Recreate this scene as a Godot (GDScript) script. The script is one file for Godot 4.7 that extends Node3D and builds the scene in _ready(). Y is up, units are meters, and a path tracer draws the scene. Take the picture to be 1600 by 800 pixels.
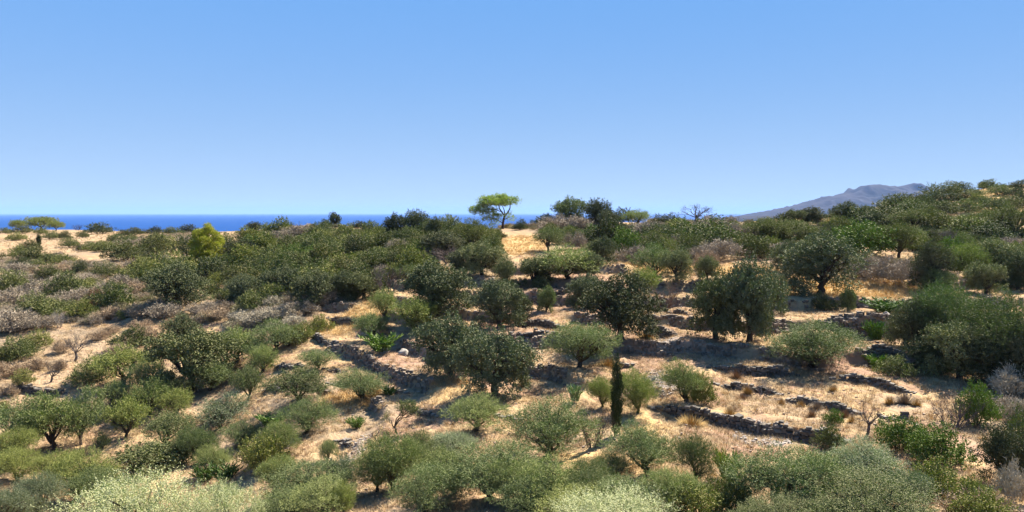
extends Node3D
# A dry terraced Mediterranean hillside with olives, oaks and maquis, the sea and a far mountain behind.
# Everything stands at world positions in metres: x to the side, z negative away from the camera, y up from the camera's height.

const PLANTS = [
	["farpine", "d", -286.71, -428.56, 7.42, 5.90, "small thin-trunked pine standing on the far sandy crest against the sea"],
	["farpine", "y", -243.68, -383.04, 14.59, 6.89, "broad low umbrella pine on the far sandy crest before the sea"],
	["farpine", "y", -221.79, -359.89, 6.86, 4.64, "low pine tuft at the edge of the broad far umbrella pine"],
	["cypress", "k", -140.27, -219.03, 1.52, 3.40, "small dark cypress standing alone in the far sandy field"],
	["bu", "d", -195.68, -307.08, 5.98, 3.16, "dark round bush right behind the small far cypress"],
	["bu", "m", -212.45, -321.21, 9.04, 3.80, "large low mid green bush beside the far umbrella pines, far-pines side"],
	["bu", "d", -223.22, -326.37, 4.95, 2.80, "small dark green bush toward the far pines from the far umbrella pines"],
	["bu", "m", -169.17, -252.33, 6.55, 3.01, "large low mid green bush beside the small far cypress, far-pines side"],
	["bu", "m", -159.98, -256.54, 5.55, 3.07, "medium-sized mid green bush beside the small far cypress, mountain side"],
	["bu", "d", -154.53, -255.98, 4.99, 2.84, "medium-sized dark green bush toward the distant mountain from the small far cypress"],
	["bu", "m", -153.58, -264.69, 4.30, 2.49, "small mid green bush toward the distant mountain from the small far cypress"],
	["bare", "k", -223.70, -380.65, 4.61, 3.27, "tiny leafless bush on the sandy crest beside the far pines"],
	["bu", "k", -168.40, -302.97, 11.15, 4.68, "large low black-green bush toward the distant mountain from the small far cypress"],
	["bu", "d", -145.15, -275.71, 4.77, 2.36, "small low dark green bush toward the distant mountain from the small far cypress"],
	["bu", "d", -142.66, -280.20, 7.28, 3.06, "large low dark green bush toward the far pines from the bright yellow-green pine"],
	["bu", "k", -137.64, -283.87, 7.99, 3.35, "large low black-green bush toward the far pines from the bright yellow-green pine"],
	["bu", "d", -128.31, -280.68, 7.29, 3.06, "large low dark green bush above the bright yellow-green pine, toward the far pines"],
	["bu", "k", -125.51, -287.63, 8.72, 3.66, "large low black-green bush just above the bright yellow-green pine"],
	["bu", "d", -128.62, -197.02, 5.97, 3.18, "dark dome bush topping the clump in the far sandy field"],
	["bu", "d", -117.90, -176.97, 5.75, 3.30, "medium-sized dark green bush beside the far sandy clump, far-pines side"],
	["bu", "d", -105.31, -163.98, 7.81, 3.44, "largest dark bush of the clump in the far sandy field"],
	["bu", "k", -104.25, -157.60, 3.07, 2.41, "small black-green bush just below the far sandy clump"],
	["bu", "d", -103.73, -164.20, 4.62, 1.94, "medium-sized low dark green bush beside the far sandy clump, mountain side"],
	["bu", "d", -98.76, -162.80, 5.29, 2.32, "medium-sized low dark green bush toward the distant mountain from the far sandy clump"],
	["bu", "d", -119.02, -171.91, 2.60, 2.20, "small dark green bush toward the far pines from the far sandy clump"],
	["bu", "d", -100.67, -148.62, 2.41, 1.38, "small dark green bush just below the far sandy clump"],
	["bu", "m", -98.71, -154.06, 5.00, 2.10, "medium-sized low mid green bush just below the far sandy clump"],
	["bu", "m", -125.67, -210.14, 5.00, 2.86, "medium-sized mid green bush toward the distant mountain from the small far cypress"],
	["bu", "k", -115.96, -199.05, 3.88, 1.68, "small low black-green bush toward the distant mountain from the small far cypress"],
	["bu", "d", -111.48, -196.62, 6.38, 2.68, "medium-sized low dark green bush toward the distant mountain from the small far cypress"],
	["bu", "d", -105.96, -193.38, 6.28, 2.64, "medium-sized low dark green bush above the rust-red bushes"],
	["bu", "d", -120.40, -226.69, 6.87, 2.89, "medium-sized low dark green bush above the rust-red bushes, toward the distant mountain"],
	["bu", "m", -118.82, -230.90, 4.00, 2.77, "small mid green bush toward the far pines from the bright yellow-green pine"],
	["bu", "m", -93.15, -197.55, 8.98, 3.77, "large low mid green bush toward the far pines from the bright yellow-green pine"],
	["bu", "k", -97.91, -197.49, 2.78, 2.03, "small black-green bush toward the far pines from the bright yellow-green pine"],
	["bu", "m", -91.07, -178.90, 5.81, 2.44, "medium-sized low mid green bush above the big shaded oak"],
	["sc", "p", -106.38, -202.87, 6.06, 2.55, "medium-sized low purple-grey cushion shrub above the rust-red bushes"],
	["sc", "p", -90.45, -202.66, 6.86, 3.44, "medium-sized purple-grey cushion shrub toward the far pines from the bright yellow-green pine"],
	["bu", "k", -88.26, -168.99, 10.24, 4.30, "wide dark bush on the far slope behind the grey scrub"],
	["bu", "d", -75.25, -159.38, 4.83, 2.97, "small dark green bush above the big shaded oak"],
	["bu", "y", -77.80, -155.06, 3.36, 1.83, "small yellow-green bush toward the far pines from the big shaded oak"],
	["bu", "k", -85.21, -145.35, 3.46, 2.84, "dark upright bush among grey scrub on the far slope"],
	["bu", "k", -78.08, -141.32, 6.12, 2.95, "compact dark bush in the grey scrub of the far slope"],
	["bu", "y", -76.28, -143.49, 2.17, 1.95, "small yellow-green bush just above the rust-red bushes"],
	["bu", "d", -65.11, -130.02, 5.91, 4.40, "dark bush with a yellowish top, beside the big shaded oak"],
	["bu", "y", -77.72, -154.90, 2.68, 1.97, "small yellow-green bush above the big shaded oak, toward the far pines"],
	["bu", "d", -75.08, -157.27, 5.11, 2.65, "medium-sized dark green bush just above the big shaded oak"],
	["ok", "k", -49.15, -108.13, 8.65, 6.36, "big dark oak standing in its own shade at the grey scrub's edge"],
	["ypine", "y", -61.97, -150.29, 7.78, 8.48, "bright yellow-green pine rising from the dark maquis"],
	["bu", "d", -74.61, -193.01, 5.01, 4.30, "dark bush touching the bright yellow-green pine on its mountain side"],
	["ok", "k", -55.31, -150.32, 7.44, 5.11, "large black-green oak toward the distant mountain from the bright yellow-green pine"],
	["bu", "d", -51.07, -146.39, 4.75, 3.23, "small dark green bush toward the distant mountain from the bright yellow-green pine"],
	["ok", "k", -80.69, -231.26, 4.85, 3.78, "small dark tree on the crest between the yellow pine and the sea"],
	["bu", "y", -50.38, -126.53, 4.11, 2.55, "small yellow-green bush toward the distant mountain from the big shaded oak"],
	["bu", "d", -45.90, -123.35, 6.14, 3.52, "medium-sized dark green bush below the bright yellow-green pine"],
	["ok", "d", -39.21, -108.30, 5.16, 3.83, "small dark green oak below the bright yellow-green pine"],
	["bu", "m", -48.50, -118.61, 3.34, 2.61, "small mid green bush toward the distant mountain from the big shaded oak"],
	["bu", "m", -43.53, -111.62, 4.83, 2.03, "small low mid green bush toward the distant mountain from the big shaded oak"],
	["sc", "p", -90.12, -132.90, 6.62, 2.78, "large low purple-grey cushion shrub below the far sandy clump"],
	["sc", "p", -79.37, -123.63, 6.15, 2.58, "large low purple-grey cushion shrub below the far sandy clump, toward the distant mountain"],
	["sc", "p", -77.31, -126.99, 7.08, 2.97, "large low purple-grey cushion shrub toward the far pines from the rust-red bushes"],
	["sc", "p", -66.08, -123.52, 6.15, 3.29, "large purple-grey cushion shrub just above the rust-red bushes"],
	["sc", "p", -77.95, -116.28, 6.95, 2.92, "large low purple-grey cushion shrub above the glossy green bush"],
	["sc", "p", -76.84, -133.94, 5.33, 2.24, "medium-sized low purple-grey cushion shrub just above the rust-red bushes"],
	["sc", "p", -64.21, -118.05, 5.17, 2.34, "medium-sized low purple-grey cushion shrub beside the rust-red bushes, mountain side"],
	["sc", "t", -62.95, -121.62, 4.84, 2.42, "small tan cushion shrub toward the distant mountain from the rust-red bushes"],
	["sc", "t", -52.32, -106.28, 5.29, 2.22, "large low tan cushion shrub just below the big shaded oak"],
	["sc", "p", -48.81, -102.75, 5.12, 2.35, "medium-sized low purple-grey cushion shrub below the big shaded oak"],
	["sc", "t", -52.37, -103.58, 4.54, 1.91, "medium-sized low tan cushion shrub toward the distant mountain from the rust-red bushes"],
	["sc", "p", -69.31, -116.22, 5.79, 2.43, "medium-sized low purple-grey cushion shrub toward the far pines from the rust-red bushes"],
	["sc", "p", -70.63, -112.63, 5.16, 2.21, "medium-sized low purple-grey cushion shrub above the glossy green bush"],
	["sc", "p", -73.32, -106.19, 4.23, 2.09, "small low purple-grey cushion shrub above the glossy green bush"],
	["sc", "p", -67.03, -101.78, 7.09, 2.98, "large low purple-grey cushion shrub just above the glossy green bush"],
	["sc", "p", -68.36, -99.15, 4.94, 2.07, "medium-sized low purple-grey cushion shrub toward the far pines from the glossy green bush"],
	["sc", "p", -63.81, -100.19, 3.99, 1.79, "small low purple-grey cushion shrub just above the glossy green bush"],
	["sc", "p", -82.84, -146.74, 5.84, 2.45, "medium-sized low purple-grey cushion shrub above the rust-red bushes, toward the far pines"],
	["sc", "p", -98.01, -146.55, 6.42, 2.70, "large low purple-grey cushion shrub just below the far sandy clump"],
	["sc", "t", -88.48, -143.47, 5.71, 2.40, "medium-sized low tan cushion shrub just below the far sandy clump"],
	["bu", "r", -65.59, -117.02, 3.80, 2.14, "rust-red bush among the grey scrub, the nearer of two"],
	["bu", "r", -63.87, -118.37, 3.07, 1.57, "rust-red bush among the grey scrub, the smaller of two"],
	["bu", "m", -82.50, -125.63, 4.62, 1.94, "medium-sized low mid green bush below the far sandy clump"],
	["bu", "m", -78.52, -126.26, 4.37, 1.88, "medium-sized low mid green bush below the far sandy clump, toward the distant mountain"],
	["bu", "m", -73.59, -125.35, 5.97, 2.51, "large low mid green bush toward the far pines from the rust-red bushes"],
	["bu", "y", -72.96, -128.10, 3.33, 1.93, "small yellow-green bush above the rust-red bushes, toward the far pines"],
	["bu", "m", -66.55, -109.11, 4.72, 2.15, "medium-sized low mid green bush toward the far pines from the rust-red bushes"],
	["bu", "m", -69.79, -109.42, 5.45, 2.29, "medium-sized low mid green bush above the glossy green bush"],
	["bu", "y", -61.76, -105.75, 3.89, 2.84, "small yellow-green bush beside the rust-red bushes, far-pines side"],
	["bu", "r", -63.23, -109.98, 3.09, 1.64, "small rust-red bush just below the rust-red bushes"],
	["sc", "t", -57.08, -104.27, 4.15, 2.06, "rounded tan cushion shrub in front of the rust-red bushes"],
	["bu", "m", -55.22, -103.85, 2.02, 1.39, "small mid green bush just below the rust-red bushes"],
	["bare", "w", -62.25, -100.95, 1.75, 2.59, "bleached dead stick standing up from the grey scrub"],
	["bu", "m", -60.04, -92.36, 3.80, 2.45, "glossy green bush at the foot of the grey scrub slope"],
	["bu", "d", -59.75, -88.51, 4.98, 2.75, "broad olive-dark bush beside the glossy green one"],
	["bu", "d", -60.30, -86.82, 2.82, 1.87, "small dark green bush toward the far pines from the glossy green bush"],
	["deadtree", "k", -52.15, -87.46, 2.73, 3.12, "bare dead tree with dark trunk on the sandy slope"],
	["sc", "t", -55.62, -90.40, 2.16, 1.66, "small tan cushion shrub beside the bare dead tree, far-pines side"],
	["sc", "t", -53.78, -94.75, 2.83, 1.39, "small low tan cushion shrub beside the bare dead tree, mountain side"],
	["sc", "t", -53.34, -97.01, 2.51, 1.27, "small tan cushion shrub toward the distant mountain from the bare dead tree"],
	["sc", "t", -50.12, -98.22, 2.93, 1.28, "small low tan cushion shrub below the rust-red bushes"],
	["bu", "k", -47.12, -90.49, 4.50, 2.68, "dark scraggy bush alone on the sandy slope"],
	["sc", "t", -46.43, -86.46, 2.93, 2.16, "medium-sized tan cushion shrub toward the distant mountain from the bare dead tree"],
	["sc", "t", -45.96, -92.67, 3.69, 1.98, "medium-sized tan cushion shrub toward the far pines from the broad dark oak"],
	["leaner", "k", -50.71, -80.19, 1.81, 2.62, "small leaning leafless tree over the dark bank"],
	["sc", "t", -51.84, -83.66, 1.67, 1.55, "small tan cushion shrub just below the bare dead tree"],
	["bu", "m", -52.80, -78.73, 2.14, 1.85, "small green bush just before the dark bank"],
	["sc", "t", -56.53, -81.70, 3.25, 2.01, "large tan cushion shrub below the glossy green bush"],
	["sc", "t", -55.31, -84.49, 2.86, 1.51, "medium-sized tan cushion shrub just below the glossy green bush"],
	["sc", "t", -53.08, -77.10, 2.30, 1.25, "medium-sized tan cushion shrub toward the far pines from the dense olive trio"],
	["bu", "m", -46.15, -80.04, 4.85, 3.17, "large mid green bush just below the bare dead tree"],
	["ol", "y", -42.06, -78.96, 5.67, 4.06, "yellow-green olive crowded against the broad dark oak"],
	["ol", "g", -38.24, -76.27, 3.99, 3.59, "medium-sized grey-green olive toward the far pines from the broad dark oak"],
	["ok", "k", -40.39, -89.96, 4.46, 3.78, "upper dark oak crown behind the broad dark oak"],
	["ok", "k", -33.57, -76.60, 8.17, 6.12, "broad dark oak with coarse leaves above the small olives"],
	["ol", "g", -30.56, -81.65, 4.91, 4.11, "flat-topped olive leaning against the broad dark oak"],
	["ol", "g", -27.44, -78.41, 3.35, 2.76, "small grey-green olive toward the distant mountain from the broad dark oak"],
	["ol", "g", -31.28, -75.28, 4.53, 3.25, "olive with short dark trunk just below the broad dark oak"],
	["ol", "g", -25.14, -69.38, 2.96, 3.55, "thin-trunked olive with small crown on the tan ground"],
	["ol", "d", -34.89, -69.94, 4.21, 3.64, "medium-sized dark green olive below the broad dark oak"],
	["ol", "g", -34.08, -73.01, 3.96, 2.65, "medium-sized grey-green olive below the broad dark oak"],
	["bare", "p", -39.56, -71.51, 2.85, 2.65, "tangled grey leafless thicket beside the big olive grove"],
	["ol", "y", -31.80, -69.36, 3.09, 2.68, "pale round olive bush with no trunk showing"],
	["ol", "g", -42.77, -63.06, 5.11, 4.69, "grey-green olive at the edge of the frame, in a dense trio"],
	["ol", "d", -39.93, -63.32, 5.67, 4.90, "tallest olive of the dense trio at the slope's foot"],
	["ol", "g", -38.34, -64.81, 3.73, 4.92, "olive of the dense trio nearest the open tan ground"],
	["bu", "y", -49.73, -71.10, 1.65, 1.94, "small tall yellow-green bush toward the far pines from the dense olive trio"],
	["ol", "y", -34.76, -65.30, 4.31, 3.55, "round olive with short crooked trunk and dark shadow beside it"],
	["ol", "g", -29.70, -62.71, 4.15, 3.13, "olive between two sunlit tan patches, trunk leaning"],
	["ol", "b", -26.04, -65.24, 4.68, 2.94, "blue-grey olive with slanting trunk on open tan ground"],
	["ol", "d", -24.60, -57.30, 3.18, 3.11, "small dark olive with straight trunk on tan ground"],
	["ol", "g", -22.10, -58.93, 3.39, 2.12, "medium-sized grey-green olive toward the far pines from the forked olive"],
	["bu", "y", -18.37, -51.80, 2.51, 2.18, "yellow-green bush beside the tan ground, waist-high"],
	["sapling", "k", -35.65, -63.25, 1.20, 1.52, "small dark sapling next to a black shadow"],
	["bare", "t", -36.33, -60.78, 2.21, 2.17, "tan twiggy bush bordering the dense olive trio"],
	["bu", "d", -28.05, -56.76, 6.16, 2.59, "long low dark olive thicket behind the pale silver olive"],
	["frond", "d", -22.18, -52.32, 1.81, 1.40, "dark green upright clump behind the pale silver olive"],
	["frond", "d", -20.21, -51.10, 1.95, 1.44, "second dark green upright clump, nearer the yellow-green bush"],
	["ol", "y", -37.88, -55.72, 3.92, 2.66, "medium-sized yellow-green olive below the dense olive trio"],
	["ol", "y", -34.70, -55.03, 3.87, 2.63, "medium-sized yellow-green olive below the dense olive trio, toward the distant mountain"],
	["ol", "y", -30.12, -49.94, 4.47, 3.42, "yellowish olive with dark lower side beside the pale silver olive"],
	["ol", "b", -29.74, -45.50, 3.11, 2.87, "grey olive bush at the very bottom beside the yellowish olive"],
	["ol", "b", -29.84, -42.61, 2.73, 2.87, "small tall blue-grey olive below the dense olive trio"],
	["bu", "y", -31.15, -45.98, 1.78, 1.22, "small yellow-green bush below the dense olive trio"],
	["pale", "w", -17.14, -32.96, 6.75, 3.88, "pale silver-leaved olive filling the bottom edge"],
	["pale", "w", -13.47, -33.87, 4.19, 3.38, "second pale silver-leaved olive, touching the first"],
	["ol", "g", -15.53, -54.52, 4.02, 2.79, "olive with upright forked trunk above a small wall shadow"],
	["ol", "d", -16.53, -50.98, 3.37, 2.54, "dark olive with thick trunk just below the forked olive"],
	["bu", "y", -16.90, -49.62, 2.89, 2.42, "yellow-green bush under the dark thick-trunked olive"],
	["frond", "m", -19.62, -59.52, 2.58, 1.02, "low fresh-green clump at the forked olive's foot"],
	["ol", "g", -11.89, -46.82, 1.30, 1.44, "small bushy olive on the bank by the grey scree"],
	["leanol", "g", -8.07, -51.54, 1.96, 2.38, "leaning young olive with bare lower trunk on the slope"],
	["bare", "k", -9.28, -51.21, 1.60, 0.82, "dark dead brush at the leaning young olive's foot"],
	["frond", "m", -11.73, -54.93, 1.24, 0.91, "small fresh-green clump in the tan slope below the shadow"],
	["frond", "m", -10.35, -61.50, 1.38, 0.91, "small fresh-green clump beside the spreading olive"],
	["ol", "g", -2.43, -47.70, 3.98, 2.32, "loose multi-stemmed olive on the tan slope over pink soil"],
	["ol", "d", -6.48, -38.58, 3.70, 3.26, "dark dense olive with its foot in black shadow"],
	["ol", "g", -5.62, -43.07, 2.11, 2.05, "upright grey-green olive behind the dark dense one"],
	["ol", "d", -10.96, -37.76, 5.16, 2.36, "large low dark green olive below the forked olive"],
	["ol", "b", -9.07, -39.16, 2.17, 2.21, "blue-grey olive bush beside the bare tan clearing"],
	["ol", "g", -13.74, -42.24, 2.25, 2.39, "small tall grey-green olive below the forked olive"],
	["sapling", "y", -8.16, -34.93, 1.27, 1.65, "yellow-green sapling at the edge of the bare tan clearing"],
	["ol", "s", -3.67, -43.88, 3.18, 1.53, "silvery olive crown behind the wide olive of the clearing"],
	["ol", "g", -0.96, -34.05, 4.29, 2.61, "wide olive with dark trunks shading the bare tan clearing"],
	["ol", "d", -2.77, -35.64, 3.50, 2.22, "large dark green olive beside the wide clearing olive, far-pines side"],
	["ol", "g", 0.82, -33.14, 3.04, 2.14, "medium-sized grey-green olive toward the distant mountain from the wide clearing olive"],
	["bu", "y", -12.05, -36.98, 2.15, 1.33, "yellow-green bush at the bottom beside the pale silver olive"],
	["ol", "g", 1.89, -41.22, 5.10, 3.54, "big round olive with many stems below the pair of oaks"],
	["bare", "p", 4.81, -43.71, 2.12, 2.71, "purple-grey leafless shrub tangled beside the tall cypress"],
	["frond", "s", 4.63, -53.82, 1.21, 1.28, "silver-green spiky plant beside the leafless purple shrub"],
	["cypress", "k", 6.44, -44.90, 0.82, 4.82, "tall slim black-green cypress on the lower terraces"],
	["ol", "y", 6.49, -52.10, 2.12, 2.21, "small tall yellow-green olive just above the tall slim cypress"],
	["ol", "y", 8.59, -49.91, 3.19, 2.94, "light green olive directly behind the tall cypress"],
	["ol", "g", 6.98, -36.96, 3.63, 2.64, "broad olive just below the tall cypress on the mountain side"],
	["ol", "d", 8.87, -34.65, 2.14, 2.32, "dark small olive with black trunk beside a yellowish spiky bush"],
	["frond", "y", 10.50, -35.20, 1.34, 1.51, "yellowish spiky bush between two olives near the bottom"],
	["ol", "g", 1.91, -31.66, 3.51, 2.47, "wide grey-green olive mass under the big round olive"],
	["ol", "g", 3.59, -31.22, 2.66, 2.04, "medium-sized grey-green olive just above the pale whitish olive"],
	["ol", "g", -0.24, -33.71, 2.52, 2.10, "small grey-green olive toward the distant mountain from the wide clearing olive"],
	["ol", "g", 5.19, -29.28, 3.12, 1.75, "medium-sized grey-green olive beside the pale whitish olive, mountain side"],
	["ol", "g", 3.37, -32.27, 2.41, 2.31, "small tall grey-green olive above the pale whitish olive"],
	["pale", "w", 3.74, -25.55, 4.99, 2.13, "pale whitish olive at the bottom below the tall cypress"],
	["bu", "y", 7.33, -28.95, 2.36, 1.36, "bright leafy bush at the bottom beside the pale whitish olive"],
	["bu", "d", 9.04, -29.16, 1.75, 1.42, "dark leafy bush at the bottom before the large dark-trunked olive"],
	["ol", "g", 10.71, -28.68, 4.10, 2.63, "large olive with dark trunks near the bottom, crown spilling over"],
	["ol", "s", 15.89, -31.99, 3.69, 2.18, "silver-grey olive in front of the bright green thicket"],
	["bu", "g", 20.99, -39.45, 2.60, 1.90, "bright green thicket nearest the silver-grey olive"],
	["bu", "g", 21.48, -36.34, 3.24, 1.88, "bright green thicket with dark hollow, farther from the silver-grey olive"],
	["bu", "y", 22.13, -39.37, 1.53, 1.32, "small yellow-green bush below the dead grey thicket"],
	["ol", "g", 12.59, -25.91, 4.42, 2.07, "grey-green olive filling the bottom below the silver-grey olive"],
	["ol", "b", 15.18, -28.02, 1.85, 1.61, "small blue-grey olive below the silver-grey olive"],
	["ol", "g", 11.34, -26.11, 2.51, 1.24, "medium-sized low grey-green olive below the silver-grey olive"],
	["bu", "y", 17.83, -30.19, 2.46, 1.64, "yellow-green sprawling bush below the bright green thickets"],
	["bu", "y", 18.15, -28.48, 1.82, 1.43, "small yellow-green bush toward the distant mountain from the silver-grey olive"],
	["sc", "t", 17.49, -27.90, 2.22, 1.26, "large tan cushion shrub toward the distant mountain from the silver-grey olive"],
	["bu", "k", 24.48, -34.84, 2.23, 3.22, "black-green tall bush at the frame's edge above a dark hollow"],
	["sc", "w", 20.48, -29.38, 1.75, 1.82, "pale grey-brown cushion shrub beside the dark hollow"],
	["bu", "g", 28.82, -45.03, 2.71, 2.75, "vivid green bush with upright shoots beside a dead thicket"],
	["bare", "p", 26.87, -44.30, 2.45, 2.16, "dead grey tangled thicket beside the vivid green bush"],
	["sc", "w", 35.41, -51.63, 3.39, 2.30, "large pale cushion shrub above the vivid green bush"],
	["sc", "p", 32.31, -47.91, 2.86, 1.46, "medium-sized purple-grey cushion shrub toward the distant mountain from the dead grey thicket"],
	["sc", "w", 31.50, -45.48, 2.26, 1.58, "small pale grey cushion shrub toward the distant mountain from the dead grey thicket"],
	["deadtree", "k", 21.23, -43.25, 1.35, 1.87, "small bare tree with thin trunk beside the terrace wall"],
	["bu", "g", 20.27, -46.12, 1.25, 1.08, "small fresh green bush on the sunny terrace among tussocks"],
	["bu", "k", 17.78, -40.88, 1.74, 1.36, "dark scraggy bush against the long terrace wall"],
	["bare", "p", 18.28, -53.45, 2.31, 1.11, "dead grey brush on the shaded wall above the sunny terrace"],
	["ol", "d", 24.84, -60.43, 7.50, 4.10, "wide dome-shaped olive with forked trunk on the middle terrace"],
	["ol", "d", 36.64, -61.45, 6.20, 6.24, "dense grey-green olive at the shaded end of the terraces"],
	["ol", "d", 37.26, -55.55, 6.68, 6.57, "tallest dense olive at the shaded end of the terraces"],
	["ol", "g", 40.04, -62.76, 4.26, 4.14, "small tall grey-green olive beside the tallest shaded olive, far-pines side"],
	["ok", "d", 34.68, -62.37, 3.92, 4.56, "open dark oak at the end of the golden grass bank"],
	["frond", "d", 33.86, -68.28, 1.89, 1.97, "dark spiky shrub at the wall below the golden grass bank"],
	["frond", "m", 30.14, -60.66, 1.68, 1.21, "spiky green shrub under the lower shaded wall"],
	["bu", "m", 29.99, -57.08, 2.77, 1.59, "green bush at the edge of the big oaks' shade"],
	["bu", "m", 34.40, -80.62, 2.97, 2.03, "small mid green bush toward the far pines from the golden grass bank"],
	["ok", "m", 36.28, -79.34, 1.66, 2.58, "small tall mid green oak just below the golden grass bank"],
	["frond", "d", 39.84, -78.29, 4.07, 1.52, "low dark spiky shrub on the golden grass bank's edge"],
	["bu", "d", 162.34, -251.56, 8.17, 3.43, "large low dark green bush beside the hilltop skyline, mountain side"],
	["bu", "k", 161.69, -237.21, 7.70, 3.23, "medium-sized low black-green bush toward the distant mountain from the hilltop skyline"],
	["ok", "k", 166.65, -263.19, 2.51, 2.74, "tiny dark tree breaking the hilltop skyline"],
	["bu", "k", 140.19, -242.38, 11.54, 4.85, "dark bush on the hilltop where the mountain disappears"],
	["bu", "k", 149.17, -246.91, 9.62, 4.04, "large low black-green bush beside the hilltop skyline, far-pines side"],
	["bu", "k", 124.48, -220.37, 8.11, 3.41, "medium-sized low black-green bush toward the far pines from the hilltop skyline"],
	["bu", "k", 120.25, -220.99, 7.18, 3.01, "medium-sized low black-green bush below the hilltop skyline, toward the far pines"],
	["bu", "k", 112.88, -217.75, 9.43, 3.96, "large low black-green bush above the tall bright-topped bush"],
	["bu", "k", 128.95, -217.64, 7.07, 2.97, "medium-sized low black-green bush beside the hilltop skyline, far-pines side"],
	["bu", "m", 148.34, -225.54, 7.81, 3.28, "medium-sized low mid green bush toward the distant mountain from the hilltop skyline"],
	["bu", "m", 142.26, -227.31, 5.90, 2.48, "medium-sized low mid green bush just below the hilltop skyline"],
	["ok", "k", 81.31, -180.07, 6.86, 5.28, "round dark tree on the crest in front of the distant mountain"],
	["ok", "k", 84.39, -176.72, 5.72, 4.27, "medium-sized black-green oak just above the tall bright-topped bush"],
	["ok", "k", 71.05, -177.75, 6.77, 4.29, "dark oak on the crest beside the narrow sandy track"],
	["ok", "k", 66.23, -173.97, 4.97, 3.90, "small black-green oak just below the distant mountain's foot"],
	["bu", "k", 79.70, -193.18, 4.18, 3.34, "small black-green bush beside the sandy track, far-pines side"],
	["bu", "k", 99.67, -229.68, 2.98, 1.99, "small black-green bush just above the sandy track"],
	["bu", "k", 63.46, -175.46, 4.94, 3.02, "medium-sized black-green bush beside the distant mountain's foot, far-pines side"],
	["bu", "k", 58.79, -171.99, 5.58, 2.36, "medium-sized low black-green bush toward the far pines from the distant mountain's foot"],
	["bu", "d", 92.34, -182.50, 11.06, 4.65, "large low dark green bush above the tall bright-topped bush"],
	["bu", "d", 83.05, -176.14, 9.53, 4.00, "large low dark green bush just above the tall bright-topped bush"],
	["bu", "k", 81.94, -167.59, 9.07, 3.81, "large low black-green bush just above the tall bright-topped bush"],
	["bu", "d", 103.13, -192.40, 10.41, 4.37, "large low dark green bush toward the distant mountain from the tall bright-topped bush"],
	["bu", "k", 84.99, -165.07, 7.15, 3.00, "large low black-green bush toward the distant mountain from the tall bright-topped bush"],
	["bu", "d", 126.25, -195.30, 8.45, 3.72, "dark green bush high on the hilltop slope"],
	["bu", "m", 118.73, -192.92, 8.35, 3.51, "large low mid green bush just below the hilltop skyline"],
	["bu", "d", 110.54, -190.26, 9.06, 3.81, "large low dark green bush just below the hilltop skyline"],
	["bu", "m", 135.14, -197.99, 7.71, 3.43, "medium-sized low mid green bush below the hilltop skyline, toward the distant mountain"],
	["ol", "o", 82.94, -154.55, 7.79, 4.78, "olive-brown rounded tree high on the mountain-side slope"],
	["ol", "o", 90.80, -161.94, 6.91, 4.74, "medium-sized olive-brown olive toward the far pines from the hilltop skyline"],
	["bu", "o", 87.87, -151.47, 8.52, 4.41, "large olive-brown bush below the hilltop skyline"],
	["ol", "o", 95.22, -141.32, 8.77, 6.79, "large olive-brown olive below the hilltop skyline"],
	["ol", "o", 93.87, -148.52, 7.20, 4.59, "medium-sized olive-brown olive below the hilltop skyline"],
	["bu", "d", 88.84, -144.49, 9.38, 3.94, "large low dark green bush below the hilltop skyline"],
	["bu", "k", 88.72, -135.64, 8.81, 3.70, "large low black-green bush below the hilltop skyline"],
	["ol", "o", 50.93, -137.36, 7.73, 4.70, "large olive-brown olive just below the distant mountain's foot"],
	["ol", "o", 45.28, -134.69, 7.31, 4.60, "medium-sized olive-brown olive toward the far pines from the distant mountain's foot"],
	["bu", "y", 45.92, -145.68, 5.36, 2.99, "medium-sized yellow-green bush toward the distant mountain from the bare crest tree"],
	["ol", "o", 52.03, -131.10, 6.61, 4.25, "medium-sized olive-brown olive beside the sandy track, far-pines side"],
	["bare", "p", 56.55, -135.41, 3.52, 4.19, "grey-brown leafless tree just below the sandy track"],
	["bu", "y", 69.46, -154.30, 6.01, 3.17, "medium-sized yellow-green bush beside the sandy track, mountain side"],
	["bu", "m", 68.88, -145.94, 6.95, 2.92, "large low mid green bush just above the tall bright-topped bush"],
	["bu", "g", 55.63, -125.33, 7.05, 4.05, "large bright green bush toward the far pines from the tall bright-topped bush"],
	["bu", "g", 56.52, -118.05, 9.71, 5.61, "tall bright-topped dark bush below the crest trees"],
	["ol", "o", 60.62, -116.09, 6.53, 5.76, "olive-green rounded tree touching the tall bright-topped bush"],
	["ol", "w", 72.59, -132.97, 3.35, 3.43, "pale grey-green round shrub on the mountain-side slope"],
	["bare", "p", 76.58, -130.92, 4.53, 3.36, "small grey leafless shrub above the tall rough-leaved oak"],
	["ok", "d", 35.90, -85.97, 8.51, 6.98, "big oak standing on the golden grass bank"],
	["ok", "d", 37.67, -101.37, 4.44, 4.50, "medium-sized tall dark green oak toward the far pines from the oak on the golden bank"],
	["ok", "d", 49.70, -87.92, 4.35, 6.02, "tall rough-leaved oak just above the golden grass bank"],
	["ok", "m", 50.16, -86.06, 3.28, 3.07, "small mid green oak just below the tall rough-leaved oak"],
	["bu", "g", 59.18, -99.90, 4.97, 5.12, "medium-sized tall bright green bush beside the tall rough-leaved oak, mountain side"],
	["ol", "y", 59.51, -96.19, 4.48, 5.10, "olive-yellow rounded tree behind the tall rough-leaved oak"],
	["sc", "p", 45.47, -96.92, 5.40, 3.26, "brown-purple dry shrub on the slope above the golden bank"],
	["sc", "p", 47.15, -91.60, 6.38, 3.53, "wide brown-purple dry shrub above the golden bank"],
	["sc", "p", 52.19, -95.02, 4.73, 2.22, "medium-sized low purple-grey cushion shrub beside the tall rough-leaved oak, far-pines side"],
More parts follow.
